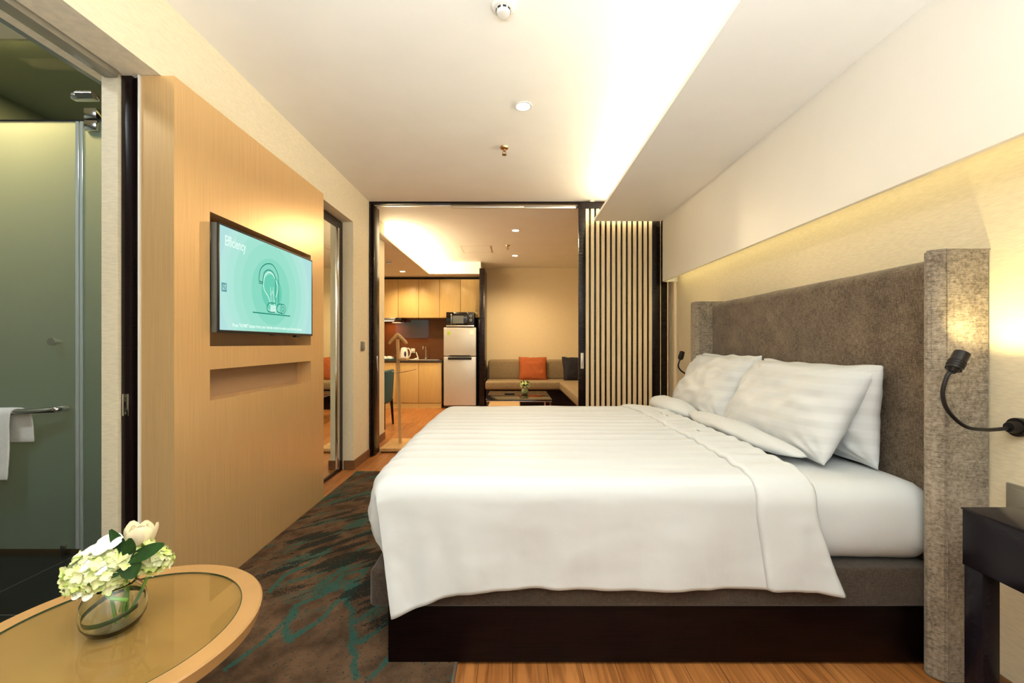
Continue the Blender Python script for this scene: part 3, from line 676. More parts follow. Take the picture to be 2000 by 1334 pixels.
def mattress():
    z0, z1 = .363, .655
    b = roundbox(-.485, 1.545, 1.522, 3.235, z0, z1, .07, .03)
    for v in b.verts:
        p = v.co; k = max(0, min(1, (p.z-z0)/(z1-z0)))
        bul = .014*math.sin(k*math.pi)
        v.co += v.normal*(.005*fbm((p.x*3, p.y*3, p.z*5))+.004*(1-k)*fbm((p.x*6, p.y*6, p.z*22+p.x*7))) + Vector((v.normal.x, v.normal.y, 0))*bul*.7
        if k < .35 and p.y < 1.6: v.co.y += .012*(1-k/.35)
    return b
single('mattress', mattress(), M['sheet'], 'thick mattress in a tucked white sheet lying on the bed base', 'mattress', (.5, 2.4, .352), smooth=True)

# duvet
ZT = .690
HEM = [(-.415, .228), (-.33, .280), (-.24, .292), (.05, .306), (.3, .302), (.62, .306), (.875, .305), (1.0, .303), (1.16, .281)]
def ysec(t_, zh):
    """cross-section path: t_ 0..1; hang 0-.3, arc .3-.4, top .4-.93, far arc .93-1 -> (y, z, top_weight, hang)"""
    R_ = .085; yf = 1.478
    if t_ < .3:
        k = t_/.3; z = zh+(ZT-R_-zh)*k; h = 1-k
        return yf-.008*h, z, 0.0, h
    if t_ < .4:
        a = (t_-.3)/.1*math.pi/2; return yf+R_*(1-math.cos(a)), ZT-R_+R_*math.sin(a), (t_-.3)/.1, 0
    if t_ < .93:
        k = (t_-.4)/.53; return yf+R_+(3.21-yf-R_)*k, ZT+.016*math.sin(k*math.pi)**.6, 1.0, 0
    a = (t_-.93)/.07*math.pi/2; return 3.21+.08*math.sin(a), ZT-.12*(1-math.cos(a))*1.0, 1.0, 0
def ripple(x, y, z, tw, h):
    d = tw*(.0034*math.sin(y*2*math.pi/.105+.5*math.sin(x*3)) + .006*fbm((x*1.5, y*6, 1)))
    return d
def duvet_pt(xn, t_, off=0.0):
    """xn = nominal x on top"""
    zh = interp(xn, [( -.54, .228)]+[(a, c) for a, c in HEM[1:]])
    y, z, tw, h = ysec(t_, zh)
    # foot edge: plan corner rounding and slanting hang
    xl = -.545+.065*max(0, 1-(y-1.478)/.22)**2 if t_ >= .3 else -.480+.065*h
    xr = 1.07+(.085*h**1.4 if t_ < .3 else 0)-(.10*max(0, (y-2.9)/.3) if y > 2.9 else 0)
    # remap nominal range (-.545 .. 1.07) -> xl..xr
    k = (xn+.545)/1.615
    if k < .3: x = xl+(xn+.545)*(1) + (-(xl+.545))*(k/.3)
    elif k > .8: x = xn+(xr-1.07)*((k-.8)/.2)
    else: x = xn
    Rf = .11; dd = x-xl
    if dd < Rf: z -= tw*(Rf-math.sqrt(max(0, Rf*Rf-(Rf-dd)**2)))*.72
    # folds
    fold = h*(.018*math.sin(x*9+2*fbm((x*2, 0, 5)))*.5+.020*fbm((x*5, z*1.2, 3)))
    tip = h*max(0, 1-(x+.45)/.22); fold += -.03*tip*h + .012*tip*math.sin((x+.45)*45+z*9)
    tipr = h*max(0, (x-.95)/.2); fold += -.012*tipr
    y += fold-off*(1-tw)
    z += ripple(x, y, z, tw, h)+off*tw
    y += (1-tw)*.003*fbm((x*6, z*10, 8))
    return Vector((x, y, z))
TS = [0.3*i/26 for i in range(26)]+[.3+.1*i/10 for i in range(10)]+[.4+.53*i/90 for i in range(90)]+[.93+.07*i/8 for i in range(9)]
XS = [-.545+.12*(i/16)**1.3 for i in range(16)]+[-.425+1.40*i/90 for i in range(91)]
t = Thing('duvet', 'large white striped duvet spread over the bed, hanging down its front side', 'duvet', (.3, 2.4, .65))
b = new(); A = [[duvet_pt(x, s) for s in TS] for x in XS]; grid(b, A)
# tucked foot end
foot = []
i0 = 30
edge = A[0][i0:]
for k in range(13):
    s = k/12; row = []
    for q_ in (.085, .03): row.append(Vector((edge[0].x+q_+.035*s*s, 1.512-q_*.12+.03*s, edge[0].z+(.372-edge[0].z)*s)))
    for p in edge:
        z = p.z+(.372-p.z)*s
        x = p.x-.022*math.sin(math.pi*min(1, s*1.1))+.035*s*s + .006*s*fbm((p.y*4, s*9+p.y*3, 2))+.004*math.sin(s*24+p.y*10+2*fbm((p.y*3, 0, 0)))*math.sin(s*math.pi)
        row.append(Vector((x, p.y+.03*s*max(0, 1-(p.y-1.5)/.3), z)))
    foot.append(row)
grid(b, foot)
dv = t.part('duvet_body', b, M['duvet'], smooth=True, mods=(('SOLIDIFY', dict(thickness=.010, offset=-1)),))
b = new(); XC = [.862+.215*i/22 for i in range(23)]
P = []
for i, x in enumerate(XC):
    k = i/22; e = .016*min(1, math.sqrt(max(0, 1-(1-min(1, k*7))**2)))*math.sqrt(max(0.0, 1-max(0, (k-.88)/.12)**2))
    row = []
    for s in TS:
        p = duvet_pt(x, s, e)
        w_ = .012*fbm((p.y*2.2, p.z*2, 4)) if k < .5 else .02*fbm((p.y*1.7+3, p.z*1.7, 6))
        p.x += w_; p.z -= (.016 if k > .98 else 0)*(1 if s > .35 else 0)
        p.z += (.004*fbm((p.x*14, p.y*5, 2)))*(1 if s > .35 else 0)
        row.append(p)
    P.append(row)
grid(b, P); t.part('turned_back_cuff', b, M['sheet'], smooth=True, mods=(('SOLIDIFY', dict(thickness=.010, offset=-1)),))

# pillows
def pillow_bm(c, w_, h_, n_, W, Hh, T, seed=0, n=44, sag=0.0, wr=1.0):
    c = Vector(c); w_ = Vector(w_).normalized(); h_ = Vector(h_).normalized(); n_ = Vector(n_).normalized()
    b = new()
    for sg in (1, -1):
        P = []
        for i in range(n+1):
            row = []
            for j in range(n+1):
                u = -1+2*i/n; v = -1+2*j/n
                u = math.sin(u*math.pi/2)*.35+u*.65; v = math.sin(v*math.pi/2)*.35+v*.65
                th = T/2*((1-u**4)**.6)*((1-abs(v)**3)**.6)
                cu_ = 1-.035*(1-abs(v))*1.0*abs(u)**3*1.5; cv_ = 1-.05*(1-abs(u)**1.5)*abs(v)**3
                edge = min(1, (1-abs(u))*6)*min(1, (1-abs(v))*6)
                p = c+w_*(u*W/2*cu_)+h_*(v*Hh/2*cv_)
                dn = wr*edge*(.010*noise.noise(Vector((u*3+seed, v*4, sg)))+.010*(.5-abs(noise.noise(Vector((u*2.2+v*1.5+seed*3, v*1.2-u*.8, 5)))))**2*4*0.5)
                rad = math.hypot(1-abs(u), 1-abs(v)); crease = .006*wr*math.sin(math.atan2(1-abs(v), 1-abs(u))*14+seed)*max(0, 1-rad/.7)*edge
                p += n_*(sg*(th+dn+crease)+sag*(1-v*v)*(.3+.7*abs(u))); p += h_*(.010*noise.noise(Vector((u*3, seed, 2)))*abs(v))
                row.append(p)
            P.append(row)
        grid(b, P)
    return b
def pillow(label, c, w_, h_, n_, W, Hh, T, seed, flap=None, group='white pillows at the head of the bed'):
    t = Thing('pillow', label, 'pillow', (c[0], c[1], .665), group)
    o = t.part('pillow_body', pillow_bm(c, w_, h_, n_, W, Hh, T, seed, 56, 0, 1.3), M['case'], smooth=True)
    if flap: t.part('pillowcase_flap', flap, M['sheet'], smooth=True)
    return t
def flap_bm(x, ya, yb, z, rx, rz, seed):
    b = new(); P = []
    n = 50
    for i in range(n+1):
        k = i/n; y = ya+(yb-ya)*k; s = (math.sin(k*math.pi)**.45); row = []
        xx = x+.05*(1-s) + .02*noise.noise(Vector((k*3, seed, 0)))
        for j in range(25):
            a = 2*math.pi*j/24; ca, sa = math.cos(a), math.sin(a)
            q = 1+.16*noise.noise(Vector((k*5, ca*1.5+seed, sa*1.5)))+.05*math.sin(a*3+k*14)
            row.append(Vector((xx+rx*s*q*ca, y+.02*sa, max(z+.003, z+rz*.75+rz*s*q*sa - .25*rz*(1-s)))))
        P.append(row)
    grid(b, P); return b
hv = Vector((.25, 0, .40)).normalized(); nv = Vector((-.40, 0, .25)).normalized()
pillow('white pillow leaning closest to the camera, in front of the near back pillow', (1.375, 2.125, .872), (0, 1, 0), (.23, 0, .40), (-.40, 0, .23), .85, .455, .18, 1.0, flap_bm(1.165, 1.74, 2.80, .682, .085, .045, 2))
pillow('white pillow leaning at the far front, beside the far reading lamp', (1.37, 2.93, .880), (0, 1, .0), (.22, 0, .40), (-.40, 0, .22), .80, .47, .17, 4.0, flap_bm(1.13, 2.68, 3.36, .680, .10, .060, 5))
pillow('white pillow standing against the headboard on the near side, its end showing at right', (1.475, 2.08, .872), (0, 1, 0), (.05, 0, 1), (-1, 0, .05), .80, .42, .15, 7.0)
pillow('white pillow standing against the headboard on the far side, only its top showing', (1.475, 2.90, .885), (0, 1, 0), (.05, 0, 1), (-1, 0, .05), .80, .43, .14, 9.0)

# ================================================================ READING LAMPS
def reading_lamp(label, base, path, head, hdir, group, target, power):
    t = Thing('reading_lamp', label, 'reading lamp', base, group)
    bx, by, bz = base
    b = new(); cyl(b, (XR, by, bz), (XR-.018, by, bz), .030, .030, 28); cyl(b, (XR-.018, by, bz), (XR-.042, by, bz), .022, .016, 24)
    t.part('wall_base', b, M['blackmetal'])
    b = new(); tube(b, spline(path, 8), .0062, 12); t.part('gooseneck', b, M['blackmetal'], smooth=True)
    hd = Vector(head); d = Vector(hdir).normalized()
    b = new(); cyl(b, hd-d*.012, hd, .010, .0165, 24); cyl(b, hd, hd+d*.062, .021, .021, 28, True)
    h = t.part('lamp_head', b, M['blackmetal'])
    b = new()
    for k in range(3): cyl(b, hd+d*(.010+k*.008), hd+d*(.013+k*.008), .0225, .0225, 28)
    t.part('cooling_fin', b, M['blackmetal'], h)
    b = new(); cyl(b, hd+d*.0625, hd+d*.0635, .015, .015, 20); t.part('lens', b, M['lamp'], h)
    spot(t.o.name+'_beam', hd+d*.072, target, power, (1, .80, .36), 105, .85, .012)
reading_lamp('black gooseneck reading lamp lit beside the near headboard wing', (XR, 1.353, .90),
    [(XR-.03, 1.353, .898), (1.58, 1.353, .895), (1.52, 1.35, .893), (1.45, 1.345, .905), (1.395, 1.345, .955), (1.378, 1.345, 1.01), (1.392, 1.345, 1.065), (1.405, 1.345, 1.08)],
    (1.412, 1.345, 1.088), (.55, .10, .78), 'bedside reading lamps on the right wall', (1.64, 1.37, 1.32), 6.5)
reading_lamp('black gooseneck reading lamp mostly hidden behind the far pillows', (XR, 3.50, .90),
    [(XR-.03, 3.50, .90), (1.55, 3.50, .90), (1.44, 3.50, .92), (1.385, 3.50, .97), (1.39, 3.50, 1.02), (1.41, 3.50, 1.06)],
    (1.40, 3.50, 1.045), (.40, .40, .85), 'bedside reading lamps on the right wall', (1.62, 3.50, 1.55), 3.0)

# ================================================================ BEDSIDE DESK
t = Thing('bedside_desk', 'dark lacquered bedside desk with square legs at the lower right', 'desk', (1.46, .8, 0))
b = new(); box(b, 1.285, XR-.005, .30, 1.20, .540, .697, .002); t.part('drawer_box', b, M['desk'])
b = new(); box(b, 1.283, XR-.004, .298, 1.202, .697, .702, .001); t.part('desktop', b, M['desk'])
for (x, y) in ((1.288, 1.150), (XR-.06, 1.150), (1.288, .31), (XR-.06, .31)):
    t.part('leg', box(new(), x, x+.048, y, y+.048, 0, .540, .002), M['desk'])

# ================================================================ ROUND TABLE in the foreground
TC = Vector((-.932, .975, 0)); TZ = .50; TR = .302; TG = .256
t = Thing('round_table', 'round tan wooden table with an inset glass top at the lower left', 'table', TC)
def ringprof(): return [(TG, TZ-.004), (TG, TZ), (TR-.004, TZ), (TR, TZ-.004), (TR-.006, TZ-.032), (TR-.02, TZ-.038), (0, TZ-.038)]
t.part('table_rim', lathe(new(), ringprof(), TC, 96), M['tablewood'])
t.part('recessed_top', lathe(new(), [(0, TZ-.0045), (TG+.001, TZ-.0045), (TG+.001, TZ-.02)], TC, 96), grain('tan_veneer_darkened', (0.34, 0.18, 0.06), (8, 8, 8), 0.04, rough=0.4))  # same wood as the rim, darkened to offset reflections in the glass
g = t.part('glass_inset', lathe(new(), [(0, TZ-.0005), (TG-.002, TZ-.0005)], TC, 96), M['tabletopglass'])
t.part('glass_edge', lathe(new(), [(TG-.0018, TZ-.004), (TG-.0018, TZ+.0004), (TG-.0002, TZ+.0004), (TG-.0002, TZ-.004)], TC, 96), M['glassedge'], g)
t.part('pedestal', lathe(new(), [(0, .02), (.035, .02), (.035, TZ-.038)], TC, 32), M['tablewood'])
t.part('foot', lathe(new(), [(0, .0), (.2, .0), (.2, .012), (.05, .03), (0, .03)], TC+Vector((0, 0, .0135)), 48), M['tablewood'])

# vase, water and flowers
VC = Vector((-.935, .985, TZ+.0005))
VR, VH = .78, 1.06
prof_o = [(0, .0), (.045, .0), (.062, .008), (.076, .028), (.080, .050), (.075, .072), (.062, .090), (.052, .098), (.050, .102)]
prof_o = [(a*VR, c*VH) for a, c in prof_o]
prof_i = [(.0485, .102), (.0505, .097), (.060, .088), (.0728, .071), (.0775, .050), (.0737, .029), (.060, .012), (.043, .006), (0, .005)]
prof_i = [(a*VR, c*VH) for a, c in prof_i]
t = Thing('glass_vase', 'clear round glass vase of white flowers on the tan table', 'vase', VC)
t.part('vase_body', lathe(new(), prof_o+prof_i, VC, 48), M['vase'], smooth=True)
b = new(); P = []
for k in range(61):
    a = 2*math.pi*k/60*.92+.5; zz = .052+.012*math.sin(a+.4); P.append([VC+Vector((.0715*VR*math.cos(a), .0715*VR*math.sin(a), zz-.005+.010*j)) for j in (0, 1)])
grid(b, P); single('leaf_band', b, M['leaf'], 'long green leaf blade coiled round inside the glass vase', 'leaf', VC, mods=(('SOLIDIFY', dict(thickness=.0008)),))
def petal(bm, c, d, n_, ln, wd, cup=.25, seg=4):
    c = Vector(c); d = Vector(d).normalized(); n_ = Vector(n_); n_ = (n_-d*n_.dot(d)).normalized(); s = d.cross(n_)
    P = []
    for i in range(seg+1):
        k = i/seg; w_ = wd*math.sin(math.pi*min(1, (k*.86+.09)))**.8; row = []
        for j in (-1, -.5, 0, .5, 1): row.append(c+d*(ln*k)+s*(w_*j/2)+n_*(cup*ln*(k*k*.6+.35*j*j*wd/ln)))
        P.append(row)
    grid(bm, P)
def floret(bm, c, n_, size):
    n_ = Vector(n_).normalized(); a = n_.orthogonal().normalized(); b_ = n_.cross(a); r0 = random.random()*6
    for k in range(4):
        an = r0+k*math.pi/2; d = a*math.cos(an)+b_*math.sin(an)
        petal(bm, Vector(c), d+n_*.25, n_, size, size*.95, .18, 3)
def hydrangea(label, c, rad, nf, size, seed, stem_to, flat=.8, m='floret'):
    random.seed(seed); c = Vector(c)
    t = Thing('hydrangea_bloom', label, 'flower', c, 'hydrangea blooms in the glass vase')
    b = new()
    for k in range(nf):
        z = 1-1.55*(k+.5)/nf; r_ = math.sqrt(max(0, 1-z*z)); ph = k*2.39996
        n_ = Vector((r_*math.cos(ph), r_*math.sin(ph), z)); q = rad*(1+random.uniform(-.12, .12))
        floret(b, c+Vector((n_.x*q, n_.y*q, n_.z*q*flat)), n_+Vector([random.uniform(-.4, .4) for _ in range(3)]), size*random.uniform(.75, 1.2))
    t.part('florets', b, M[m], smooth=True, stuff=True)
    b = new(); core = bmesh.new(); bmesh.ops.create_icosphere(core, subdivisions=3, radius=rad*.86); merge(b, core, Matrix.Translation(c) @ Matrix.Diagonal((1, 1, flat, 1)))
    for v in b.verts: v.co += (v.co-c).normalized()*rad*.10*noise.noise(v.co*90)
    t.part('bud_cluster', b, mat('green_buds_%d' % seed, (.42, .52, .12), .7), smooth=True)
    b = new(); tube(b, spline([c, (c+Vector(stem_to))/2+Vector((.004, 0, 0)), stem_to], 5), .0035, 8); t.part('stem', b, M['stem'], smooth=True)
    return t
F0 = VC+Vector((0, 0, .104))
hydrangea('large pale green and white hydrangea bloom on the left of the vase', F0+Vector((-.026, .0, .034)), .062, 140, .0145, 3, VC+Vector((.005, .0, .012)), .78)
hydrangea('middle pale hydrangea bloom under the cream rose', F0+Vector((.016, .015, .052)), .052, 100, .0145, 5, VC+Vector((.01, .02, .015)), .85)
hydrangea('small cream hydrangea bloom at the right of the vase', F0+Vector((.068, .03, .040)), .032, 70, .0105, 8, VC+Vector((.02, .01, .02)), .95)
random.seed(11)
t = Thing('orchid_bloom', 'loose large white petals lying over the top of the bouquet', 'flower', F0+Vector((-.02, 0, .09)))
for k, (dx, dy, dz, sx) in enumerate(((-.034, -.02, .088, .034), (-.008, -.025, .100, .038), (.018, -.02, .108, .038), (-.022, .0, .102, .034), (-.062, -.02, .074, .028), (-.024, -.046, .068, .027), (.01, -.044, .062, .027), (-.052, -.048, .044, .024), (-.026, -.060, .012, .023), (-.006, -.056, .006, .024))):
    b = new(); p = F0+Vector((dx, dy, dz)); petal(b, p-Vector((sx*.5, 0, 0)), (1, -.1, random.uniform(-.2, .35)), (0, -.75, .65), sx, sx*.95, -.22, 6)
    t.part('petal', b, M['whitepetal'], smooth=True)
t = Thing('cream_rose', 'cream rose at the top right of the bouquet', 'flower', F0+Vector((.05, .03, .115)))
rc = F0+Vector((.036, .03, .100))
for k in range(11):
    a = k*2.4; rr = .008+.0022*k; b = new(); petal(b, rc+Vector((rr*math.cos(a), rr*math.sin(a), -.012)), (math.cos(a)*.28*k/6, math.sin(a)*.28*k/6, 1), (-math.cos(a), -math.sin(a), .2), .034+.001*k, .036, .22, 6)
    t.part('petal', b, M['rose'], smooth=True)
b = new(); tube(b, [rc-Vector((0, 0, .012)), rc-Vector((.02, .01, .08)), VC+Vector((.012, .01, .03))], .0028, 8); t.part('stem', b, M['stem'])
t = Thing('leaf_sprig', 'sprig of four dark green leaves poking out at the right of the bouquet', 'leaves', F0+Vector((.05, -.02, .08)))
lc = F0+Vector((.050, -.02, .068))
for d, n_, ln, wd in (((1, .2, .34), (.2, -.8, .8), .082, .036), ((.55, -.2, -.6), (.2, -1, .3), .046, .046), ((-.75, -.3, -.45), (.1, -1, .4), .052, .044), ((-.62, .1, 1), (.3, -1, .3), .080, .026), ((.1, .1, 1), (.3, -1, .3), .050, .028)):
    b = new(); petal(b, lc, d, n_, ln, wd, .12, 8); t.part('leaf', b, M['leaf'], smooth=True)
b = new(); tube(b, [lc, lc-Vector((.015, -.015, .06)), VC+Vector((.012, .0, .04))], .0018, 6); t.part('stem', b, M['stem'])
t = Thing('grass_blade', 'bright green grass blade bent across the inside of the vase', 'leaf', VC+Vector((.02, 0, .08)))
b = new(); tube(b, spline([VC+Vector((-.005, -.015, .088)), VC+Vector((.022, -.022, .084)), VC+Vector((.046, -.016, .078))], 5), .0042, 8); t.part('blade', b, mat('bright_green', (.20, .48, .04), .5), smooth=True)
random.seed(7)

# ================================================================ BATHROOM glass, towel
GY = 2.33
t = Thing('shower_door', 'frosted glass shower door with a chrome knob and towel bar', 'shower door', (-2.9, GY, 0))
gl = t.part('glass_leaf', box(new(), -3.47, -2.425, GY, GY+.008, .03, 2.403), M['frost'])
t.part('edge_seal', box(new(), -2.424, -2.405, GY-.003, GY+.011, .03, 2.403, .002), M['seal'])
b = new(); cyl(b, (-2.51, GY, 1.18), (-2.51, GY-.03, 1.18), .010, .010); cyl(b, (-2.51, GY-.03, 1.18), (-2.51, GY-.048, 1.18), .021, .021, 24)
t.part('door_knob', b, M['chrome'])
b = new(); tube(b, spline([(-2.47, GY, .812), (-2.475, GY-.035, .812), (-2.50, GY-.052, .809), (-2.60, GY-.062, .804), (-2.80, GY-.062, .80), (-3.10, GY-.062, .80), (-3.3, GY-.05, .80), (-3.33, GY, .80)], 6), .016, 14)
t.part('towel_bar', b, M['chrome'], smooth=True)
b = new(); box(b, -2.50, -2.47, GY-.012, GY+.02, .012, .055, .003); t.part('floor_pivot', b, M['chrome'])
t = Thing('shower_screen', 'narrow fixed frosted glass panel between shower door and wall', 'glass panel', (-2.1, GY, 0))
t.part('glass_panel', box(new(), -2.385, -1.80, GY, GY+.008, .012, 2.403), M['frost'])
t.part('edge_seal', box(new(), -2.400, -2.383, GY-.003, GY+.011, .012, 2.403, .002), M['seal'])
t = Thing('shower_transom', 'clear glass pane above the frosted shower door', 'glass panel', (-2.6, GY, 2.41))
t.part('glass_panel', box(new(), -3.47, -1.80, GY, GY+.008, 2.412, 2.855), M['clear'])
t.part('edge_line', box(new(), -3.47, -1.80, GY-.002, GY+.010, 2.403, 2.412), M['black'])
b = new(); box(b, -2.365, -2.293, GY-.018, GY+.02, 2.345, 2.402, .006); box(b, -2.365, -2.293, GY-.018, GY+.02, 2.412, 2.47, .006); t.part('hinge_clamp', b, M['chrome'])
b = new(); box(b, -1.90, -1.79, 1.80, 1.83, 2.22, 2.25, .008); cyl(b, (-1.86, 1.8, 2.235), (-1.79, 1.8, 2.235), .018)
single('pipe_bracket', b, M['chrome'], 'polished metal bracket at the top corner of the bathroom opening', 'bracket', (-1.85, 1.8, 2.235))
# towel over the bar
def towel():
    b = new(); P = []
    pf = [(GY-.092, .432), (GY-.090, .50), (GY-.088, .60), (GY-.086, .72), (GY-.084, .79), (GY-.078, .815), (GY-.062, .823), (GY-.047, .815), (GY-.040, .79), (GY-.030, .74), (GY-.028, .68), (GY-.028, .62)]
    for i in range(31):
        k = i/30; row = []
        for j, (y, z) in enumerate(pf):
            front = j <= 5
            x1 = -2.688 if front else -2.688+.065*min(1, (j-5)/3)
            x = -3.05+(x1+3.05)*k
            row.append(Vector((x+.004*noise.noise(Vector((z*9, k*4, 0))), y+.006*noise.noise(Vector((k*5, z*6, 1))), z+(.004*math.sin(k*9) if z < .7 else 0))))
        P.append(row)
    return grid(b, P)
t = Thing('hand_towel', 'white hand towel hanging over the chrome bar at the left edge', 'towel', (-2.9, GY-.06, .8))
t.part('terry_cloth', towel(), M['towel'], smooth=True, mods=(('SOLIDIFY', dict(thickness=.010, offset=0)), ('SUBSURF', dict(levels=1, render_levels=1))))

# ================================================================ KITCHEN
SX = [-3.29, -2.905, -2.52, -2.132, -1.748, -1.359, -.969, -.601]
names = ['far left honey wall cabinet, hidden behind the wall end', 'second honey wall cabinet from the left, hidden behind the wall end', 'honey wall cabinet above the extractor hood, cut by the wall edge', 'honey wall cabinet lit by a round pool of light, above the kettle',
         'honey wall cabinet directly above the tap', 'honey wall cabinet partly above the microwave, left of the last seam', 'rightmost honey wall cabinet, beside the dark post']
for i in range(2, 7):
    x0, x1 = SX[i], SX[i+1]
    t = Thing('wall_cabinet', names[i], 'kitchen cabinet', ((x0+x1)/2, 8.0, 1.65), 'honey wall cabinets in the kitchen')
    t.part('cabinet_body', box(new(), x0+.001, x1-.001, 7.84, 8.138, 1.65, 2.369), M['cabinet'])
    t.part('cabinet_door', box(new(), x0+.003, x1-.003, 7.82, 7.838, 1.652, 2.366, .001), M['cabinet'])
bl = {2: 'honey base cabinet at the far left, behind the teal chair', 3: 'honey base cabinet left of the door seam, under the kettle', 4: 'rightmost honey base cabinet, beside the steel fridge'}
BX = [-2.95, -2.48, -2.11, -1.70, -1.285]
for i in range(1, 4):
    x0, x1 = BX[i], BX[i+1]
    t = Thing('base_cabinet', {1: bl[2], 2: bl[3], 3: bl[4]}[i], 'kitchen cabinet', ((x0+x1)/2, 7.9, 0), 'honey base cabinets in the kitchen')
    t.part('cabinet_body', box(new(), x0+.001, x1-.001, 7.61, 8.138, .09, .829), M['cabinet'])
    t.part('cabinet_door', box(new(), x0+.003, x1-.003, 7.59, 7.608, .10, .826, .001), M['cabinet'])
    t.part('kickboard', box(new(), x0+.001, x1-.001, 7.600, 7.62, 0, .088), M['cabinet'])
single('worktop', box(new(), -2.9, -1.275, 7.575, 8.138, .83, .866, .003), M['worktop'], 'dark granite kitchen worktop on the honey base cabinets', 'worktop', (-2.1, 7.86, .83))
single('splashback', box(new(), -2.9, -.60, 8.125, 8.137, .867, 1.648), M['splash'], 'glossy brown glass splashback behind the kitchen worktop', 'splashback', (-1.7, 8.13, .867))
t = Thing('tall_panel', 'dark tall end panel between the fridge and the tan wall', 'cabinet panel', (-.56, 7.8, 0))
t.part('side_panel', box(new(), -.592, -.497, 7.50, 8.138, 0, 2.515, .002), M['dark'])
t.part('filler_panel', box(new(), -.652, -.594, 7.95, 8.12, 0, 1.648), M['dark'])
t.part('pull_handle', box(new(), -.605, -.594, 7.62, 7.635, 1.42, 1.60, .002), M['alu'])
t = Thing('extractor_hood', 'slim white extractor hood with a lit lamp under the wall cabinets', 'extractor hood', (-2.3, 7.9, 1.6))
t.part('hood_body', box(new(), -2.50, -2.16, 7.72, 8.12, 1.592, 1.645, .004), M['alu']); t.part('lamp_strip', box(new(), -2.42, -2.2, 7.75, 7.80, 1.588, 1.592), M['lampdim'])
t.part('end_cap', box(new(), -2.158, -2.06, 7.74, 8.12, 1.600, 1.646, .004), M['black'])
# fridge
fx0, fx1, fy = -1.238, -.655, 7.54
t = Thing('refrigerator', 'silver two door fridge with a green sticker, standing beside the kitchen units', 'refrigerator', (-.95, 7.85, 0))
t.part('fridge_body', box(new(), fx0, fx1, fy+.05, 8.11, .03, 1.455, .005), M['grey'])
d1 = t.part('freezer_door', box(new(), fx0, fx1, fy, fy+.048, .945, 1.458, .012, 4), M['steel']); d2 = t.part('fridge_door', box(new(), fx0, fx1, fy, fy+.048, .055, .932, .012, 4), M['steel'])
t.part('door_grip', box(new(), fx0+.08, fx1-.08, fy-.012, fy+.004, .880, .925, .004), M['black'], d2)
t.part('door_grip', box(new(), fx0+.10, fx1-.10, fy-.010, fy+.004, .947, .960, .003), M['black'], d1)
t.part('energy_sticker', box(new(), fx0+.068, fx0+.12, fy-.0015, fy+.001, 1.325, 1.39), M['sticker'], d1)
t.part('info_sticker', box(new(), fx1-.12, fx1-.04, fy-.0015, fy+.001, 1.33, 1.42), M['stickerw'], d1)
for x in (fx0+.05, fx1-.05):
    for y in (7.63, 8.05): t.part('foot', cyl(new(), (x, y, 0), (x, y, .03), .02), M['black'])
t = Thing('microwave_oven', 'black microwave with two round dials on top of the silver fridge', 'microwave', (-.93, 7.75, 1.46))
mx0, mx1, my = -1.19, -.69, 7.53
t.part('oven_body', box(new(), mx0, mx1, my+.03, 7.815, 1.470, 1.735, .004), M['black'])
dr = t.part('oven_door', box(new(), mx0, mx1-.12, my, my+.028, 1.50, 1.735, .003), M['blackglass']); t.part('oven_window', box(new(), mx0+.11, mx1-.19, my-.001, my+.002, 1.53, 1.67), M['grey'], dr)
t.part('door_handle', box(new(), mx0+.085, mx0+.098, my-.02, my, 1.50, 1.70, .003), M['chrome'], dr)
cp = t.part('control_panel', box(new(), mx1-.118, mx1, my, my+.028, 1.50, 1.735, .003), M['black'])
for z in (1.665, 1.59):
    b = new(); cyl(b, (mx1-.06, my, z), (mx1-.06, my-.006, z), .022, .022, 24); k_ = t.part('dial_ring', b, M['alu'], cp)
    b = new(); cyl(b, (mx1-.06, my-.006, z), (mx1-.06, my-.02, z), .015, .014, 24); t.part('dial', b, M['black'], cp)
t.part('bottom_trim', box(new(), mx0, mx1, my, my+.03, 1.470, 1.498, .002), M['alu'])
for x in (mx0+.05, mx1-.07):
    for y in (7.58, 7.76): t.part('foot', box(new(), x, x+.02, y, y+.02, 1.458, 1.470), M['black'])
# tap, sink, kettle, tray, cups, socket
tx = -1.645
t = Thing('kitchen_tap', 'slim chrome kitchen tap standing on the worktop', 'tap', (tx, 7.98, .866))
b = new(); cyl(b, (tx, 7.98, .866), (tx, 7.98, .90), .024, .018); tube(b, spline([(tx, 7.98, .89), (tx, 7.98, 1.04), (tx-.005, 7.97, 1.10), (tx-.02, 7.93, 1.13), (tx-.03, 7.88, 1.11), (tx-.032, 7.86, 1.06)], 6), .010, 12)
t.part('spout', b, M['chrome'], smooth=True); b = new(); tube(b, [(tx+.02, 7.98, .905), (tx+.06, 7.96, .93)], .006, 8); t.part('lever', b, M['chrome'])
t = Thing('kitchen_sink', 'shallow steel sink let into the dark worktop', 'sink', (-1.6, 7.8, .866))
b = new()
for a in ((-1.86, -1.36, 7.66, 7.68), (-1.86, -1.36, 7.90, 7.92), (-1.86, -1.84, 7.66, 7.92), (-1.38, -1.36, 7.66, 7.92)): box(b, *a, .866, .870, .001)
t.part('sink_rim', b, M['steel']); t.part('basin', box(new(), -1.84, -1.38, 7.68, 7.90, .8662, .8666), M['alu'])
kx, ky = -2.03, 7.87
t = Thing('electric_kettle', 'white electric kettle with a dark blue window on the worktop', 'kettle', (kx, ky, .866))
t.part('kettle_body', lathe(new(), [(0, 0), (.078, 0), (.080, .02), (.076, .10), (.066, .18), (.056, .215), (.03, .228), (0, .23)], (kx, ky, .868), 32), M['white'])
t.part('water_window', lathe(new(), [(0, -.05), (.012, -.045), (.022, 0), (.012, .045), (0, .05)], (kx+.035, ky-.066, .975), 16), M['kettlewin'])
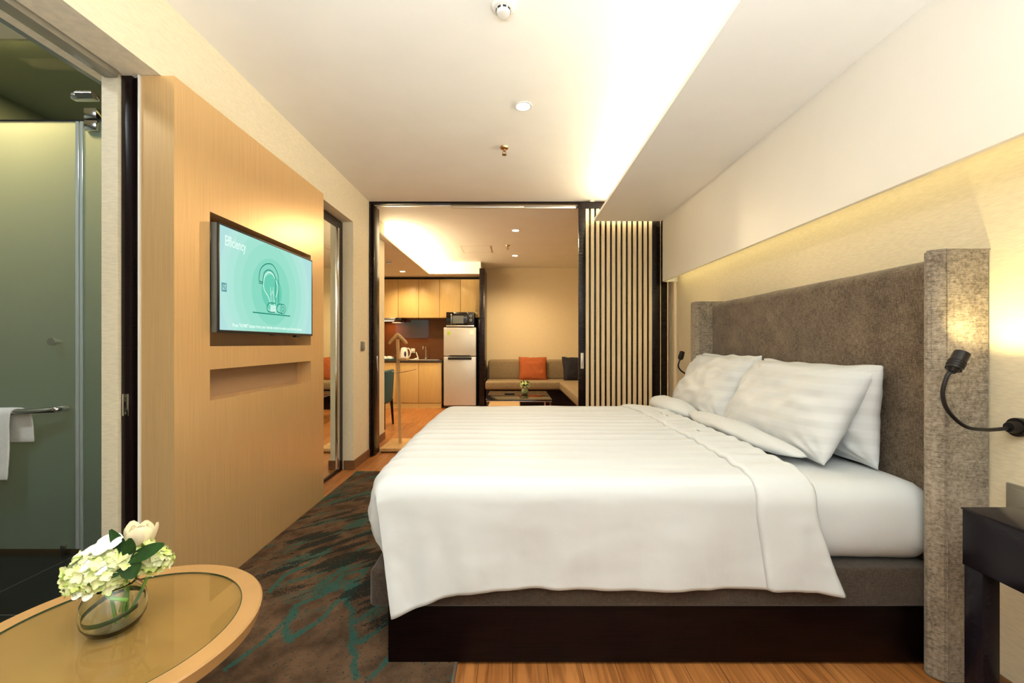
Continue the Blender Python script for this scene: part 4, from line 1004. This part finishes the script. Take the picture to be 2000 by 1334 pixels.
b = new(); tube(b, spline([(kx+.05, ky-.02, 1.075), (kx+.10, ky-.03, 1.07), (kx+.125, ky-.03, 1.00), (kx+.11, ky-.03, .93), (kx+.075, ky-.02, .905)], 6), .010, 10); t.part('handle', b, M['white'], smooth=True)
b = new(); tube(b, spline([(kx+.07, ky, .873), (kx+.16, ky-.05, .873), (kx+.23, ky-.09, .885), (kx+.26, ky-.06, .90), (kx+.20, ky-.02, .88), (kx+.25, ky+.05, .875), (kx+.17, ky+.24, 1.0)], 6), .009, 8); t.part('power_cord', b, M['white'], smooth=True)
t = Thing('wall_socket', 'ivory wall socket on the brown splashback beside the kettle', 'socket', (-1.91, 8.12, 1.03))
t.part('face_plate', box(new(), -1.965, -1.885, 8.113, 8.1245, .985, 1.075, .003), M['ivory']); t.part('plug', box(new(), -1.945, -1.905, 8.09, 8.113, 1.01, 1.05, .004), M['white'])
t = Thing('serving_tray', 'dark blue tray carrying white crockery on the worktop', 'tray', (-2.33, 7.8, .866))
b = new(); box(b, -2.44, -2.17, 7.66, 7.90, .867, .873); box(b, -2.44, -2.17, 7.66, 7.67, .873, .892); box(b, -2.44, -2.17, 7.89, 7.90, .873, .892); box(b, -2.44, -2.43, 7.66, 7.90, .873, .892); box(b, -2.18, -2.17, 7.66, 7.90, .873, .892)
t.part('tray_body', b, M['teal'])
for (x, y, lab) in ((-2.36, 7.75, 'white cup upside down on the tray, left one'), (-2.26, 7.74, 'white cup upside down on the tray, right one'), (-2.31, 7.83, 'white cup upside down at the back of the tray')):
    t = Thing('teacup', lab, 'cup', (x, y, .873), 'white cups on the tray')
    t.part('cup_bowl', lathe(new(), [(.040, 0), (.046, .004), (.043, .03), (.030, .055), (.02, .062), (0, .062)], (x, y, .8735), 20), M['white'], smooth=True)
    b = new(); tube(b, spline([(x+.040, y, .925), (x+.062, y, .915), (x+.058, y, .893), (x+.044, y, .888)], 4), .004, 6); t.part('cup_handle', b, M['white'])

# ================================================================ LIVING ROOM
def cushion_box(x0, x1, y0, y1, z0, z1, bev=.03): return box(new(), x0, x1, y0, y1, z0, z1, bev, 4)
t = Thing('corner_sofa', 'taupe fabric corner sofa along the tan back wall', 'sofa', (.8, 7.6, 0))
t.part('base_plinth', box(new(), -.47, 2.3, 7.43, 8.13, .0, .355), M['dark']); t.part('chaise_plinth', box(new(), .86, 2.3, 5.0, 7.43, .0, .355), M['dark'])
t.part('seat_cushion', cushion_box(-.48, 2.32, 7.36, 8.0, .357, .505, .035), M['sofa'])
t.part('seat_cushion', cushion_box(.82, 2.32, 4.98, 7.40, .357, .505, .035), M['sofa'])
t.part('back_cushion', cushion_box(-.46, .25, 7.88, 8.12, .49, .865, .045), M['sofa'])
t.part('back_cushion', cushion_box(.255, 1.12, 7.88, 8.12, .49, .865, .045), M['sofa'])
t.part('back_cushion', cushion_box(1.125, 1.95, 7.88, 8.12, .49, .865, .045), M['sofa'])
single('throw_cushion', pillow_bm((.375, 7.76, .70), (1, 0, 0), (0, .28, 1), (0, -1, .28), .52, .46, .14, 2, 24), M['orange'], 'burnt orange square cushion leaning on the taupe sofa', 'cushion', (.375, 7.76, .49), 'scatter cushions on the sofa', smooth=True)
single('throw_cushion', pillow_bm((1.16, 7.66, .70), (1, .12, 0), (-.05, .28, 1), (.1, -1, .28), .50, .47, .14, 5, 24), M['navy'], 'black square cushion on the sofa beside the slatted door', 'cushion', (1.16, 7.66, .49), 'scatter cushions on the sofa', smooth=True)
t = Thing('coffee_table', 'low black glass coffee table with chrome frame before the sofa', 'coffee table', (.08, 6.3, 0))
t.part('table_top', box(new(), -.37, .545, 5.75, 6.80, .385, .40, .002), M['blackglass'])
t.part('chrome_frame', box(new(), -.36, .54, 5.76, 6.79, .368, .384, .002), M['alu'])
for x in (-.35, .51):
    for y in (5.78, 6.75): t.part('leg', box(new(), x, x+.022, y, y+.022, 0, .367), M['chrome'])
t = Thing('ottoman', 'tan topped low stool tucked at the front left of the coffee table', 'stool', (-.1, 5.5, 0))
t.part('padded_top', box(new(), -.31, .10, 5.30, 5.70, .345, .385, .012, 3), mat('tan_leather', (.42, .25, .09), .5)); t.part('stool_body', box(new(), -.30, .09, 5.31, 5.69, .02, .344), M['dark'])
vx, vy = .185, 6.35
t = Thing('flower_vase', 'small vase of white flowers on the black coffee table', 'vase', (vx, vy, .40))
t.part('vase_body', lathe(new(), [(0, 0), (.035, 0), (.055, .03), (.05, .07), (.035, .09)], (vx, vy, .401), 20), mat('olive_glass', (.25, .28, .12), .1), smooth=True)
b = new(); random.seed(21)
for k in range(46):
    n_ = Vector((random.uniform(-1, 1), random.uniform(-1, 1), random.uniform(-.2, 1))).normalized(); floret(b, Vector((vx, vy, .535))+Vector((n_.x*.07, n_.y*.07, n_.z*.05)), n_, .022)
t.part('flowers', b, M['floret'], smooth=True, stuff=True)
b = new()
for k in range(7):
    a = k*.9; petal(b, (vx, vy, .53), (math.cos(a), math.sin(a)*.5, .9), (0, -1, .5), .09, .03)
t.part('leaves', b, M['leaf'])
single('book', box(new(), -.12, .03, 6.38, 6.60, .4005, .415, .002), M['black'], 'thin black book lying on the coffee table, left of the small vase', 'book', (-.05, 6.5, .4))
# clothes valet
t = Thing('valet_stand', 'pale wooden clothes valet stand in the doorway with a hanger top', 'valet stand', (-1.25, 4.75, 0))
t.part('base_board', box(new(), -1.425, -1.09, 4.49, 4.98, .012, .047, .004), M['pine'])
for x in (-1.40, -1.13):
    for y in (4.52, 4.93): t.part('foot', cyl(new(), (x, y, 0), (x, y, .012), .015), M['black'])
b = new(); tube(b, [(-1.262, 4.72, .047), (-1.275, 4.72, .60), (-1.292, 4.72, 1.22)], .021, 4); t.part('pole', b, M['pine'])
b = new(); tube(b, spline([(-1.385, 4.71, 1.165), (-1.36, 4.71, 1.20), (-1.30, 4.71, 1.262), (-1.285, 4.71, 1.265), (-1.255, 4.71, 1.24), (-1.20, 4.71, 1.185), (-1.19, 4.71, 1.165)], 5), [.014+.008*math.sin(min(1, i/30)*math.pi) for i in range(31)], 8)
t.part('hanger', b, M['pine'], smooth=True)
t.part('tray', box(new(), -1.27, -1.17, 4.64, 4.76, .985, 1.010, .005), M['pine'])
b = new(); tube(b, spline([(-1.36, 4.74, .862), (-1.28, 4.66, .845), (-1.15, 4.70, .865), (-1.09, 4.75, .88)], 5), .004, 6); t.part('trouser_bar', b, M['chrome'])
# teal dining chair
t = Thing('dining_chair', 'teal upholstered dining chair with dark legs behind the doorway wall', 'chair', (-1.95, 5.88, 0))
b = new(); box(b, -1.80, -1.735, 5.68, 6.12, .33, .80, .03, 4)
for v in b.verts: v.co.x += .06*(v.co.z-.45)
t.part('backrest', b, M['teal'], smooth=True); t.part('seat', box(new(), -2.25, -1.78, 5.69, 6.11, .36, .46, .03, 4), M['teal'], smooth=True)
for (x, y, sx, sy) in ((-1.755, 5.72, .02, -.04), (-1.755, 6.08, .02, .02), (-2.20, 5.73, -.04, -.03), (-2.20, 6.07, -.04, .03)):
    b = new(); cyl(b, (x, y, .37), (x+sx, y+sy, 0), .022, .013, 12); t.part('leg', b, M['dark'])
